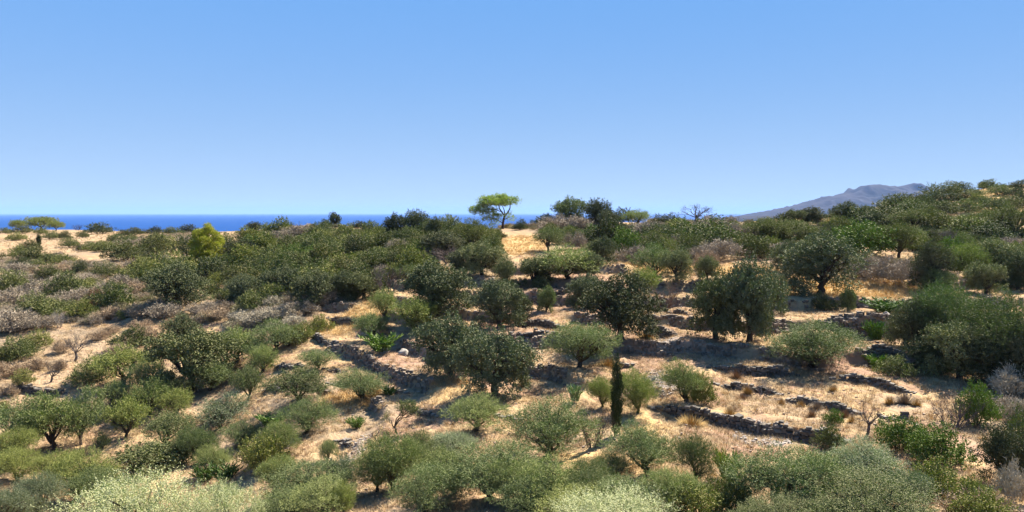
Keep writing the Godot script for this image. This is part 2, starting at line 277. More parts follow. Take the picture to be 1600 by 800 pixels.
	["sc", "p", 48.18, -111.05, 4.42, 3.21, "small purple-grey cushion shrub just above the oak on the golden bank"],
	["ok", "d", 63.89, -96.76, 6.08, 4.93, "large dark green oak toward the distant mountain from the tall rough-leaved oak"],
	["ok", "k", 62.83, -91.24, 4.34, 4.67, "medium-sized tall black-green oak toward the distant mountain from the tall rough-leaved oak"],
	["ok", "d", 56.24, -87.36, 4.16, 3.70, "small dark green oak toward the distant mountain from the tall rough-leaved oak"],
	["sc", "p", 68.70, -105.52, 3.15, 2.15, "small purple-grey cushion shrub toward the distant mountain from the tall rough-leaved oak"],
	["ok", "m", 15.10, -187.65, 8.22, 6.48, "leafy green tree on the hill crest beside the dark crest oak"],
	["ok", "k", 18.87, -162.72, 5.27, 6.32, "dark oak on the hill crest, darkest against the sky"],
	["ok", "d", 20.10, -156.90, 4.78, 4.87, "medium-sized tall dark green oak beside the darkest crest oak, mountain side"],
	["bu", "k", 25.99, -178.81, 6.58, 3.70, "large black-green bush beside the darkest crest oak, mountain side"],
	["ol", "g", 29.44, -174.50, 6.43, 3.91, "large grey-green olive toward the distant mountain from the darkest crest oak"],
	["bu", "k", 36.97, -179.56, 7.00, 2.94, "large low black-green bush toward the far pines from the bare crest tree"],
	["bu", "d", 38.94, -171.73, 4.83, 2.03, "medium-sized low dark green bush beside the bare crest tree, far-pines side"],
	["bu", "k", 8.02, -185.38, 6.02, 3.19, "dark shrub on the crest between the lone pine and the leafy crest tree"],
	["bu", "k", 1.86, -165.04, 3.57, 2.55, "small black-green bush toward the distant mountain from the lone umbrella pine"],
	["bu", "d", 49.67, -176.63, 3.44, 1.82, "small dark green bush beside the bare crest tree, mountain side"],
	["deadtree", "k", 47.37, -188.84, 7.52, 4.72, "bare leafless tree on the crest against the sea"],
	["ol", "g", 6.05, -120.27, 5.36, 4.11, "grey-green olive beside the golden path"],
	["bu", "k", 17.24, -130.85, 7.36, 5.15, "large black-green bush just below the darkest crest oak"],
	["ok", "k", 12.77, -105.10, 4.00, 3.95, "medium-sized tall black-green oak toward the distant mountain from the twin-crowned olive"],
	["bu", "g", 17.39, -113.91, 6.16, 4.46, "large bright green bush below the darkest crest oak"],
	["bu", "g", 14.81, -136.80, 5.92, 3.27, "large bright green bush just below the darkest crest oak"],
	["bu", "y", 36.61, -161.44, 6.99, 2.94, "large low yellow-green bush beside the bare crest tree, far-pines side"],
	["bu", "k", 27.93, -140.20, 7.59, 3.19, "large low black-green bush below the bare crest tree, toward the far pines"],
	["bu", "d", 32.39, -128.86, 12.55, 5.27, "large low dark green bush just below the bare crest tree"],
	["bu", "k", 25.64, -111.53, 4.83, 2.64, "medium-sized black-green bush below the bare crest tree"],
	["sc", "p", 10.53, -160.03, 8.92, 3.75, "large low purple-grey cushion shrub toward the far pines from the darkest crest oak"],
	["sc", "p", 15.14, -158.99, 7.92, 3.32, "large low purple-grey cushion shrub beside the darkest crest oak, far-pines side"],
	["sc", "p", 25.83, -145.46, 8.69, 3.65, "large low purple-grey cushion shrub toward the distant mountain from the darkest crest oak"],
	["sc", "p", 42.08, -155.78, 9.31, 3.91, "large low purple-grey cushion shrub just below the bare crest tree"],
	["sc", "p", 41.26, -136.06, 6.77, 3.71, "large purple-grey cushion shrub toward the distant mountain from the bare crest tree"],
	["sc", "p", 17.77, -107.78, 5.58, 3.10, "medium-sized purple-grey cushion shrub below the darkest crest oak"],
	["sc", "p", 10.65, -122.85, 4.40, 3.36, "medium-sized purple-grey cushion shrub just above the twin-crowned olive"],
	["sc", "p", 33.56, -113.79, 7.48, 3.45, "large low purple-grey cushion shrub below the bare crest tree"],
	["sc", "p", 28.24, -110.33, 4.39, 2.43, "medium-sized purple-grey cushion shrub below the bare crest tree"],
	["sc", "p", 27.14, -125.26, 4.99, 2.55, "medium-sized purple-grey cushion shrub below the bare crest tree, toward the far pines"],
	["bu", "d", 24.56, -128.84, 5.58, 2.62, "large low dark green bush toward the far pines from the bare crest tree"],
	["bu", "d", 37.72, -115.05, 6.72, 3.50, "large dark green bush below the distant mountain's foot"],
	["bu", "d", 41.65, -145.74, 6.31, 2.65, "large low dark green bush toward the distant mountain from the bare crest tree"],
	["ol", "g", 7.06, -94.49, 7.70, 4.61, "twin-crowned olive with one trunk below the golden path"],
	["ok", "k", 3.07, -92.91, 5.31, 4.09, "large black-green oak toward the far pines from the twin-crowned olive"],
	["ok", "d", 9.66, -94.24, 3.59, 3.21, "medium-sized dark green oak beside the twin-crowned olive, mountain side"],
	["ol", "g", 19.28, -99.10, 5.96, 4.37, "rounded olive on the thin golden strip behind the oaks"],
	["ok", "d", 20.55, -91.64, 3.84, 3.90, "medium-sized tall dark green oak below the bare crest tree"],
	["ok", "d", 24.54, -92.28, 2.64, 3.15, "little oak standing in the golden strip beside the tallest oaks"],
	["sc", "t", 27.67, -102.15, 4.07, 3.30, "medium-sized tan cushion shrub below the bare crest tree"],
	["ok", "d", 8.27, -83.32, 4.60, 3.65, "medium-sized dark green oak just below the twin-crowned olive"],
	["ok", "k", 10.11, -68.94, 7.09, 6.15, "massive dark oak in the middle of the terraces"],
	["ol", "y", 15.26, -85.11, 3.80, 3.32, "yellow-green tree peeking over the massive dark oak"],
	["bare", "r", 16.31, -79.34, 3.57, 3.36, "pinkish half-dry shrub leaning from the massive dark oak"],
	["ok", "k", 19.24, -69.29, 4.75, 6.03, "lower oak of the two tallest oaks, in deep shade"],
	["ok", "d", 21.98, -68.03, 6.22, 7.65, "tallest oak on the terraces, standing over black shade"],
	["ok", "d", 27.59, -78.00, 2.97, 4.41, "small tall dark green oak toward the distant mountain from the tallest oak"],
	["ok", "m", 3.73, -80.76, 2.00, 3.05, "slim young oak on a narrow terrace strip"],
	["ok", "d", -1.20, -76.31, 4.80, 5.05, "rough oak at the stepped terraces near the tawny gap"],
	["ok", "d", 1.02, -78.08, 2.23, 3.34, "small tall dark green oak below the twin-crowned olive"],
	["ol", "g", 5.71, -61.53, 6.21, 3.96, "large rounded olive with feathery crown on the middle slope"],
	["ol", "d", 12.47, -51.69, 3.81, 3.11, "rounded dark olive above the long shaded wall"],
	["bu", "y", 13.48, -51.55, 2.00, 1.91, "small tall yellow-green bush toward the distant mountain from the tall slim cypress"],
	["ok", "d", -5.45, -63.48, 5.56, 5.13, "upper oak of the pair on the bare slope"],
	["ok", "d", -1.38, -56.38, 5.91, 5.01, "lower, larger oak of the pair on the bare slope"],
	["ol", "y", -10.39, -79.43, 4.93, 3.87, "bright green ball-shaped tree next to dark oaks"],
	["ol", "g", -15.27, -79.87, 4.03, 3.29, "slender twin-trunk olive on a sunny terrace"],
	["frond", "m", -13.20, -74.01, 3.59, 1.94, "low green clump in the shade of the twin-trunk olive"],
	["ol", "d", -18.28, -63.14, 4.78, 3.23, "dark olive above the terrace-edge shadow"],
	["ol", "g", -18.74, -71.38, 3.60, 1.98, "light olive on the low wall line"],
	["ol", "g", -12.30, -61.21, 4.63, 2.69, "spreading open olive with forked trunk on tan slope"],
	["ol", "g", -26.06, -81.03, 5.19, 3.21, "large grey-green olive below the black-green maquis oak"],
	["ol", "g", -25.75, -75.83, 3.24, 3.07, "small grey-green olive below the broad dark oak, toward the distant mountain"],
	["bu", "m", -24.75, -82.13, 3.56, 2.17, "medium-sized mid green bush below the black-green maquis oak"],
	["bu", "y", -23.78, -83.04, 3.06, 1.93, "yellow-green bush at the terraces' ragged edge"],
	["bu", "y", -22.51, -86.59, 3.37, 2.01, "small yellow-green bush below the black-green maquis oak"],
	["ok", "k", -8.14, -83.41, 7.63, 6.33, "largest oak of the upper terraces with dark stems"],
	["ol", "g", -15.37, -88.16, 3.59, 3.90, "grey twin-stem tree just above the ball-shaped tree"],
	["bare", "p", -16.78, -99.46, 4.48, 4.05, "purple-grey leafless tree at the maquis edge"],
	["bare", "p", -14.49, -115.12, 4.58, 2.92, "grey twiggy tree inside the dense maquis"],
	["bare", "p", -9.89, -113.97, 3.95, 2.71, "small grey leafless shrub toward the distant mountain from the light green maquis bush"],
	["ok", "d", -4.15, -99.57, 5.69, 4.39, "dark oak with visible trunk below the lone umbrella pine"],
	["ok", "d", -6.56, -102.04, 4.47, 3.64, "small dark green oak above the largest upper-terrace oak"],
	["ok", "d", -0.79, -91.24, 2.61, 4.07, "small tall dark green oak toward the far pines from the twin-crowned olive"],
	["ok", "k", -12.10, -183.95, 2.45, 2.06, "small black-green oak toward the far pines from the lone umbrella pine"],
	["bu", "k", -7.20, -156.99, 4.42, 2.28, "dark bush right beside the lone umbrella pine"],
	["lonepine", "y", -4.06, -173.63, 9.02, 7.78, "lone umbrella pine with forked trunk on the ridge"],
	["ok", "k", -54.79, -229.39, 3.71, 4.75, "small dark tree poking above the ridge in front of the sea"],
	["bu", "k", -56.62, -223.31, 4.35, 3.07, "small black-green bush beside the poking ridge tree, far-pines side"],
	["bu", "k", -66.73, -217.14, 5.17, 3.36, "small black-green bush toward the far pines from the poking ridge tree"],
	["bu", "k", -46.89, -225.73, 5.37, 2.52, "small low black-green bush beside the poking ridge tree, mountain side"],
	["ok", "k", -27.19, -173.49, 4.96, 5.67, "medium-sized tall black-green oak beside the tall dark ridge tree, far-pines side"],
	["ok", "k", -21.17, -164.09, 5.94, 6.07, "tallest dark tree on the ridge away from the lone pine"],
	["ok", "k", -15.65, -153.17, 4.96, 4.74, "medium-sized tall black-green oak beside the tall dark ridge tree, mountain side"],
	["bu", "k", -12.37, -150.33, 5.53, 4.39, "medium-sized black-green bush toward the distant mountain from the tall dark ridge tree"],
	["bu", "d", -49.99, -192.41, 8.33, 4.27, "large dark green bush beside the poking ridge tree, far-pines side"],
	["bu", "d", -40.01, -181.14, 8.63, 4.01, "large low dark green bush just below the poking ridge tree"],
	["bu", "d", -36.48, -195.95, 7.21, 3.69, "large dark green bush toward the distant mountain from the poking ridge tree"],
	["sc", "p", -55.74, -195.05, 8.54, 3.99, "large low purple-grey cushion shrub toward the far pines from the poking ridge tree"],
	["sc", "p", -56.26, -180.35, 7.18, 3.69, "medium-sized purple-grey cushion shrub toward the far pines from the poking ridge tree"],
	["bu", "d", -59.07, -178.42, 6.57, 3.65, "medium-sized dark green bush toward the distant mountain from the bright yellow-green pine"],
	["bu", "d", -38.07, -141.57, 7.97, 4.56, "large dark green bush just below the poking ridge tree"],
	["bu", "m", -31.80, -130.88, 7.37, 4.20, "large mid green bush below the poking ridge tree"],
	["bu", "d", -29.42, -139.02, 7.82, 4.24, "large dark green bush below the poking ridge tree, toward the distant mountain"],
	["bu", "d", -24.62, -141.99, 6.15, 3.62, "medium-sized dark green bush toward the far pines from the tall dark ridge tree"],
	["bu", "d", -22.21, -154.39, 5.68, 3.43, "medium-sized dark green bush just below the tall dark ridge tree"],
	["sc", "p", -20.06, -136.06, 4.88, 2.77, "large purple-grey cushion shrub just above the light green maquis bush"],
	["bu", "y", -14.00, -108.91, 5.19, 4.45, "light green bush in the heart of the dense maquis"],
	["ok", "d", -11.89, -122.44, 6.53, 4.38, "large dark green oak just above the light green maquis bush"],
	["ol", "o", -6.84, -127.22, 7.90, 5.21, "olive-brown rounded tree just below the lone umbrella pine"],
	["bu", "d", -19.29, -159.09, 5.17, 3.82, "medium-sized dark green bush below the tall dark ridge tree, toward the distant mountain"],
	["bu", "m", -11.83, -136.52, 5.32, 2.79, "medium-sized mid green bush toward the distant mountain from the tall dark ridge tree"],
	["bu", "d", -3.58, -117.80, 4.33, 3.42, "small dark green bush below the lone umbrella pine"],
	["bu", "d", -18.23, -116.63, 5.81, 3.34, "medium-sized dark green bush beside the light green maquis bush, far-pines side"],
	["bu", "d", -22.12, -116.83, 6.57, 3.53, "large dark green bush toward the far pines from the light green maquis bush"],
	["bu", "m", -25.58, -114.07, 6.91, 3.63, "large mid green bush toward the distant mountain from the black-green maquis oak"],
	["bu", "d", -30.02, -115.17, 7.48, 3.85, "large dark green bush just above the black-green maquis oak"],
	["bu", "d", -36.98, -122.34, 7.41, 3.69, "large low dark green bush just above the black-green maquis oak"],
	["bu", "m", -44.58, -135.13, 6.73, 4.11, "medium-sized mid green bush above the black-green maquis oak"],
	["bu", "d", -39.92, -117.74, 5.10, 3.58, "small dark green bush toward the far pines from the black-green maquis oak"],
	["ok", "k", -33.29, -106.28, 6.28, 4.11, "large black-green oak toward the far pines from the black-green maquis oak"],
	["ok", "k", -26.47, -97.46, 6.13, 4.59, "black-green oak at the lower edge of the dense maquis"],
	["ok", "k", -22.51, -99.49, 4.36, 3.88, "small black-green oak toward the distant mountain from the black-green maquis oak"],
	["ok", "k", -20.32, -99.80, 4.94, 3.53, "small black-green oak above the black-green maquis oak, toward the distant mountain"],
	["bu", "m", -27.48, -111.31, 4.34, 3.01, "small mid green bush just above the black-green maquis oak"],
	["bu", "m", -31.51, -107.18, 3.48, 2.53, "small mid green bush beside the black-green maquis oak, far-pines side"],
	["bu", "d", -33.99, -102.72, 4.89, 2.91, "medium-sized dark green bush toward the far pines from the black-green maquis oak"],
	["bu", "m", -11.69, -105.08, 5.23, 3.19, "medium-sized mid green bush beside the light green maquis bush, mountain side"],
	["bu", "m", -34.86, -100.04, 4.33, 2.67, "small mid green bush toward the far pines from the black-green maquis oak"],
	["ol", "g", -14.52, -101.83, 3.36, 3.12, "small grey-green olive just below the light green maquis bush"],
	["sc", "p", -20.12, -110.23, 3.29, 2.23, "small purple-grey cushion shrub toward the far pines from the light green maquis bush"],
	["sc", "p", -25.31, -98.56, 4.91, 2.06, "large low purple-grey cushion shrub just below the black-green maquis oak"],
	["sc", "p", -26.55, -93.74, 4.29, 1.84, "medium-sized low purple-grey cushion shrub just below the black-green maquis oak"],
	["sc", "w", -29.50, -94.02, 4.68, 1.97, "large low pale grey cushion shrub just below the black-green maquis oak"],
	["sc", "w", -31.77, -93.41, 4.65, 1.95, "large low pale grey cushion shrub toward the far pines from the black-green maquis oak"],
	["sc", "p", -23.57, -102.24, 4.07, 1.86, "medium-sized low purple-grey cushion shrub toward the distant mountain from the black-green maquis oak"],
	["sc", "w", -25.50, -88.59, 3.53, 1.59, "small low pale grey cushion shrub below the black-green maquis oak"],
	["sc", "w", -35.64, -96.87, 4.44, 1.86, "medium-sized low pale grey cushion shrub toward the distant mountain from the broad dark oak"],
	["sc", "t", -39.66, -100.00, 3.98, 1.80, "small low tan cushion shrub above the broad dark oak"],
	["sc", "p", -43.72, -104.53, 4.16, 1.88, "medium-sized low purple-grey cushion shrub just below the big shaded oak"],
	["sc", "w", -32.56, -101.05, 4.02, 1.69, "small low pale grey cushion shrub toward the far pines from the black-green maquis oak"],
	["sc", "p", -26.54, -87.41, 3.48, 1.46, "small low purple-grey cushion shrub below the black-green maquis oak"],
	["bare", "k", 31.41, -66.61, 0.52, 1.68, "dark upright dead stick by the dome-shaped olive"],
	["ok", "d", 34.31, -55.97, 4.48, 4.35, "dark leafy mass low between the dense olives at the shaded end"],
	["ok", "k", 35.60, -54.34, 4.14, 3.56, "large black-green oak just below the tallest shaded olive"],
	["ok", "d", 36.98, -53.29, 3.86, 4.49, "dark leafy mass at the frame's edge beneath the tallest dense olive"],
	["ok", "k", 33.26, -58.30, 3.33, 2.84, "small black-green oak toward the far pines from the tallest shaded olive"],
	["ok", "d", 35.17, -65.59, 2.87, 3.35, "small tall dark green oak below the golden grass bank"],
	["ok", "k", 22.20, -32.43, 2.16, 2.82, "black-green mass in the dark hollow near the vivid green bush"],
	["rock", "w", -12.77, -73.77, 0.83, 0.55, "pale boulder under the low clump in the twin-trunk olive's shade"],
	["rock", "w", -10.79, -73.04, 0.95, 0.60, "larger pale boulder on the bare slope above the paired oaks"],
	["rock", "w", 37.31, -73.41, 0.57, 0.62, "pale stone perched above the dark spiky shrub"],
	["rock", "w", -9.01, -47.78, 0.41, 0.32, "grey boulder in the grey scree"],
	["rock", "w", 33.54, -72.16, 0.44, 0.36, "small pale stone beside the dark upright dead stick"],
	["rock", "w", -11.26, -50.35, 0.39, 0.29, "small boulder where the broken wall meets the scree"],
	["ol", "g", -4.11, -33.18, 3.40, 2.49, "medium-sized grey-green olive toward the far pines from the wide clearing olive"],
	["ol", "g", -7.13, -38.43, 2.46, 2.36, "small tall grey-green olive toward the far pines from the wide clearing olive"],
	["ol", "d", 0.55, -30.89, 2.97, 1.81, "medium-sized dark green olive toward the distant mountain from the wide clearing olive"],
	["ol", "g", 6.48, -29.74, 2.67, 1.82, "large grey-green olive toward the distant mountain from the pale whitish olive"],
	["ol", "y", 2.73, -29.29, 3.44, 1.55, "large low yellow-green olive toward the far pines from the pale whitish olive"],
	["ol", "g", 8.93, -26.52, 2.26, 1.29, "small grey-green olive toward the far pines from the silver-grey olive"],
	["ol", "g", 10.00, -26.25, 3.36, 1.41, "medium-sized low grey-green olive toward the far pines from the silver-grey olive"],
	["ol", "g", 13.33, -25.05, 3.47, 1.32, "medium-sized low grey-green olive below the silver-grey olive, toward the distant mountain"],
	["bu", "y", 17.25, -26.29, 2.29, 1.27, "medium-sized yellow-green bush toward the distant mountain from the silver-grey olive"],
	["ol", "d", -27.63, -48.81, 4.17, 2.82, "large dark green olive toward the far pines from the pale silver olive"],
	["ol", "y", -40.77, -59.27, 3.79, 3.29, "small yellow-green olive toward the far pines from the dense olive trio"],
	["ol", "g", -9.25, -34.82, 3.34, 1.78, "medium-sized grey-green olive below the forked olive"],
	["ol", "g", -11.36, -35.64, 3.04, 1.83, "medium-sized grey-green olive toward the distant mountain from the pale silver olive"],
	["bu", "m", 8.99, -30.79, 1.79, 1.22, "medium-sized mid green bush toward the distant mountain from the pale whitish olive"],
	["ol", "g", -21.99, -54.19, 2.66, 2.18, "small grey-green olive toward the distant mountain from the pale silver olive"],
	["ol", "d", -26.38, -58.11, 2.73, 2.35, "small dark green olive above the pale silver olive"],
	["ol", "g", -39.36, -72.31, 3.51, 3.03, "small grey-green olive toward the distant mountain from the dense olive trio"],
	["ol", "g", -4.93, -39.89, 2.55, 2.00, "medium-sized grey-green olive above the wide clearing olive, toward the far pines"],
	["ol", "d", 13.83, -31.94, 2.38, 1.52, "small dark green olive toward the far pines from the silver-grey olive"],
	["bu", "d", 16.87, -36.07, 2.10, 1.16, "medium-sized dark green bush beside the silver-grey olive, far-pines side"],
	["ol", "g", 5.19, -36.71, 2.19, 1.52, "small grey-green olive above the pale whitish olive"],
	["tus", "y", 18.65, -50.49, 0.70, 0.64, "yellow dry tussock on the sunny terrace nearest the long wall's middle"],
	["tus", "y", 19.80, -49.92, 0.69, 0.59, "round golden tussock on the sunny terrace below the upper wall"],
	["tus", "t", 19.65, -47.80, 0.83, 0.64, "brown tussock on the sunny terrace nearest the small fresh green bush"],
	["tus", "g", 20.61, -49.31, 1.02, 0.65, "grey cushion on the sunny terrace among golden tussocks"],
	["tus", "y", 21.61, -46.23, 1.04, 0.52, "wide golden tussock beside the small bare tree"],
	["tus", "y", 23.45, -53.29, 0.83, 0.53, "golden tussock in the shade edge below the dome-shaped olive"],
	["tus", "y", 25.68, -49.60, 0.86, 0.66, "golden tussock on the bright patch beyond the small bare tree"],
	["tus", "g", 26.52, -49.37, 1.45, 0.89, "grey-green cushion on the bright patch beyond the small bare tree"],
	["tus", "y", 26.94, -48.55, 0.84, 0.56, "golden tussock at the end of the bright patch"],
	["tus", "t", 21.78, -47.69, 0.91, 0.72, "medium-sized brown dry tussock above the silver-grey olive"],
	["tus", "y", 17.31, -53.65, 0.93, 0.81, "medium-sized golden dry tussock below the dome-shaped olive"],
	["tus", "t", 16.50, -52.24, 1.18, 0.59, "medium-sized low brown dry tussock below the dome-shaped olive"],
	["tus", "y", 11.47, -46.60, 2.02, 0.85, "broad straw-yellow grass mound below the long shaded wall"],
	["tus", "y", 8.25, -62.03, 2.15, 1.11, "golden grass mound between the feathery olive and the cypress tip"],
	["tus", "y", 12.92, -70.46, 2.20, 1.16, "large golden dry tussock just below the massive dark oak"],
	["tus", "y", -2.48, -51.39, 1.16, 0.58, "small low golden dry tussock above the wide clearing olive"],
	["tus", "t", 17.91, -58.44, 1.32, 0.87, "large brown dry tussock toward the far pines from the dome-shaped olive"],
	["tus", "y", 14.35, -48.05, 1.25, 0.61, "large low golden dry tussock toward the distant mountain from the tall slim cypress"],
	["tus", "t", 1.03, -58.52, 1.52, 0.65, "medium-sized low brown dry tussock toward the distant mountain from the paired oaks"],
	["tus", "y", 6.67, -72.85, 1.64, 0.84, "small golden dry tussock just above the feathery rounded olive"],
	["bu", "m", -46.88, -165.92, 5.57, 2.82, "medium-sized mid green bush toward the far pines from the poking ridge tree"],
	["bu", "d", -45.82, -128.01, 5.82, 3.11, "medium-sized dark green bush below the bright yellow-green pine, toward the distant mountain"],
	["bu", "y", -50.35, -153.59, 7.48, 5.23, "large yellow-green bush toward the distant mountain from the bright yellow-green pine"],
	["bu", "y", -8.54, -145.04, 5.02, 2.85, "medium-sized yellow-green bush toward the far pines from the lone umbrella pine"],
	["bu", "m", -16.71, -139.71, 5.75, 3.33, "medium-sized mid green bush just below the tall dark ridge tree"],
	["bu", "y", -22.96, -128.44, 5.14, 2.60, "small yellow-green bush toward the far pines from the light green maquis bush"],
	["bu", "m", -33.20, -150.21, 6.01, 3.19, "medium-sized mid green bush just below the poking ridge tree"],
	["bu", "g", -40.54, -137.02, 6.82, 3.59, "medium-sized bright green bush above the black-green maquis oak"],
	["bu", "d", -38.30, -153.42, 5.65, 3.13, "medium-sized dark green bush just below the poking ridge tree"],
	["bu", "y", -26.36, -124.42, 4.85, 2.62, "small yellow-green bush toward the distant mountain from the black-green maquis oak"],
	["bu", "d", -6.50, -117.04, 4.81, 2.27, "small low dark green bush below the lone umbrella pine"],
	["bu", "o", -16.48, -131.04, 5.11, 3.69, "small olive-brown bush just above the light green maquis bush"],
	["bu", "y", -70.11, -197.85, 7.07, 4.40, "medium-sized yellow-green bush toward the distant mountain from the bright yellow-green pine"],
	["bu", "d", -30.30, -109.94, 4.52, 3.15, "small dark green bush just above the black-green maquis oak"],
	["bu", "y", -4.58, -135.41, 4.98, 3.12, "medium-sized yellow-green bush just below the lone umbrella pine"],
	["bu", "k", -21.56, -104.61, 6.23, 3.95, "medium-sized black-green bush toward the distant mountain from the black-green maquis oak"],
	["bu", "m", -43.35, -169.60, 5.14, 3.48, "small mid green bush just below the poking ridge tree"],
	["bu", "m", -18.68, -122.27, 4.50, 2.90, "small mid green bush beside the light green maquis bush, far-pines side"],
	["bu", "d", -19.33, -106.38, 5.30, 2.75, "medium-sized dark green bush toward the far pines from the light green maquis bush"],
	["bu", "o", -31.86, -123.55, 6.95, 4.92, "large olive-brown bush above the black-green maquis oak"],
	["bu", "y", -26.73, -118.83, 6.30, 3.19, "medium-sized yellow-green bush toward the distant mountain from the black-green maquis oak"],
	["bu", "y", -31.47, -165.13, 5.18, 3.39, "small yellow-green bush toward the distant mountain from the poking ridge tree"],
	["bu", "o", -19.96, -128.56, 4.87, 3.28, "small olive-brown bush beside the light green maquis bush, far-pines side"],
	["bu", "k", -24.91, -151.26, 5.73, 3.35, "medium-sized black-green bush toward the far pines from the tall dark ridge tree"],
	["bu", "g", -62.90, -176.12, 5.91, 4.06, "medium-sized bright green bush toward the distant mountain from the bright yellow-green pine"],
	["bu", "o", -41.03, -115.62, 7.26, 3.76, "large olive-brown bush below the bright yellow-green pine"],
	["bu", "d", -34.83, -114.14, 6.79, 5.02, "medium-sized dark green bush just above the black-green maquis oak"],
	["bu", "d", -23.11, -123.26, 6.14, 3.11, "medium-sized dark green bush above the light green maquis bush, toward the far pines"],
	["bu", "m", -39.14, -130.31, 5.64, 3.30, "medium-sized mid green bush above the black-green maquis oak, toward the far pines"],
	["bu", "m", -27.98, -105.44, 6.96, 4.15, "large mid green bush just above the black-green maquis oak"],
	["bu", "y", -51.13, -141.58, 7.81, 4.42, "large yellow-green bush below the bright yellow-green pine, toward the distant mountain"],
	["bu", "m", -42.28, -128.09, 5.13, 3.69, "small mid green bush above the black-green maquis oak, toward the far pines"],
	["bu", "d", -45.15, -150.94, 7.19, 4.23, "large dark green bush toward the far pines from the poking ridge tree"],
	["bu", "d", -15.58, -123.82, 5.09, 3.37, "small dark green bush just above the light green maquis bush"],
	["bu", "m", -13.95, -167.81, 5.99, 4.03, "large mid green bush toward the distant mountain from the tall dark ridge tree"],
	["bu", "g", -35.34, -130.95, 5.53, 3.21, "medium-sized bright green bush above the black-green maquis oak, toward the distant mountain"],
	["bu", "k", -33.33, -140.26, 5.62, 2.85, "medium-sized black-green bush below the poking ridge tree"],
	["bu", "o", -24.26, -109.86, 6.30, 4.45, "large olive-brown bush toward the distant mountain from the black-green maquis oak"],
	["bu", "k", -27.91, -131.82, 5.85, 4.26, "medium-sized black-green bush below the poking ridge tree, toward the distant mountain"],
	["bu", "y", -17.71, -108.99, 4.48, 2.28, "small yellow-green bush below the light green maquis bush, toward the far pines"],
	["bu", "m", -56.76, -158.43, 5.14, 2.54, "small low mid green bush toward the distant mountain from the bright yellow-green pine"],
	["bu", "y", -66.66, -199.35, 6.90, 4.61, "medium-sized yellow-green bush above the bright yellow-green pine, toward the distant mountain"],
	["bu", "m", -29.31, -147.66, 6.23, 3.39, "medium-sized mid green bush below the poking ridge tree, toward the distant mountain"],
	["bu", "y", -61.97, -198.75, 7.96, 5.79, "large yellow-green bush toward the far pines from the poking ridge tree"],
	["bu", "d", -3.38, -125.83, 3.81, 2.25, "small dark green bush just below the lone umbrella pine"],
	["bu", "d", -24.91, -105.68, 4.58, 2.74, "small dark green bush toward the distant mountain from the black-green maquis oak"],
	["bu", "m", 19.97, -121.23, 4.59, 3.00, "medium-sized mid green bush below the darkest crest oak"],
	["bu", "d", 9.06, -132.32, 4.15, 2.48, "small dark green bush above the twin-crowned olive"],
	["sc", "p", 16.65, -120.01, 3.35, 1.52, "small low purple-grey cushion shrub below the darkest crest oak"],
	["bu", "o", 38.56, -120.52, 4.70, 3.50, "medium-sized olive-brown bush toward the distant mountain from the bare crest tree"],
	["bu", "m", 29.03, -119.56, 5.56, 3.67, "medium-sized mid green bush below the bare crest tree"],
	["bu", "m", 25.54, -156.96, 3.74, 2.02, "small mid green bush toward the distant mountain from the darkest crest oak"],
	["bu", "m", 35.60, -137.42, 4.31, 2.23, "small mid green bush just below the bare crest tree"],
	["sc", "p", 32.17, -119.30, 3.92, 1.71, "small low purple-grey cushion shrub below the bare crest tree"],
	["sc", "p", 35.64, -120.90, 3.49, 1.74, "small low purple-grey cushion shrub below the bare crest tree, toward the distant mountain"],
	["bu", "o", 31.82, -139.67, 4.08, 2.39, "small olive-brown bush just below the bare crest tree"],
	["bu", "o", 23.14, -120.76, 5.23, 3.60, "medium-sized olive-brown bush toward the far pines from the bare crest tree"],
	["bu", "m", 13.37, -117.72, 4.46, 2.09, "medium-sized low mid green bush toward the distant mountain from the twin-crowned olive"],
	["bu", "d", 10.49, -142.45, 3.85, 2.44, "small dark green bush toward the far pines from the darkest crest oak"],
	["bu", "m", 20.49, -132.13, 3.72, 2.14, "small mid green bush just below the darkest crest oak"],
	["bu", "k", 21.45, -113.97, 5.18, 3.89, "medium-sized black-green bush toward the far pines from the bare crest tree"],
	["bu", "k", 21.80, -148.08, 5.13, 2.79, "medium-sized black-green bush beside the darkest crest oak, mountain side"],
	["bu", "o", 8.10, -143.96, 4.21, 2.96, "medium-sized olive-brown bush above the twin-crowned olive"],
	["bu", "m", 24.81, -116.75, 4.04, 2.68, "small mid green bush below the bare crest tree"],
	["bu", "d", 12.81, -142.26, 3.54, 1.70, "small low dark green bush just below the darkest crest oak"],
	["sc", "p", 18.25, -142.38, 3.83, 1.82, "small low purple-grey cushion shrub just below the darkest crest oak"],
	["sc", "p", 22.86, -133.27, 3.32, 1.47, "small low purple-grey cushion shrub toward the distant mountain from the darkest crest oak"],
	["bu", "d", 11.25, -131.12, 3.97, 2.46, "small dark green bush above the twin-crowned olive, toward the distant mountain"],
	["bu", "o", 31.57, -151.92, 3.78, 2.08, "small olive-brown bush toward the far pines from the bare crest tree"],
	["bu", "y", 75.90, -111.72, 4.72, 3.03, "medium-sized yellow-green bush toward the distant mountain from the tall rough-leaved oak"],
	["bu", "y", 49.66, -124.54, 4.18, 2.01, "small low yellow-green bush just above the oak on the golden bank"],
	["bu", "m", 76.29, -124.83, 4.73, 3.09, "medium-sized mid green bush toward the distant mountain from the tall rough-leaved oak"],
	["bu", "o", 72.80, -138.90, 4.06, 2.73, "small olive-brown bush toward the distant mountain from the tall bright-topped bush"],
	["bu", "y", 42.40, -123.19, 4.40, 2.51, "small yellow-green bush below the distant mountain's foot"],
	["sc", "p", 44.28, -118.76, 4.73, 1.99, "medium-sized low purple-grey cushion shrub toward the far pines from the oak on the golden bank"],
	["bu", "y", 73.48, -170.85, 4.25, 2.35, "small yellow-green bush toward the distant mountain from the distant mountain's foot"],
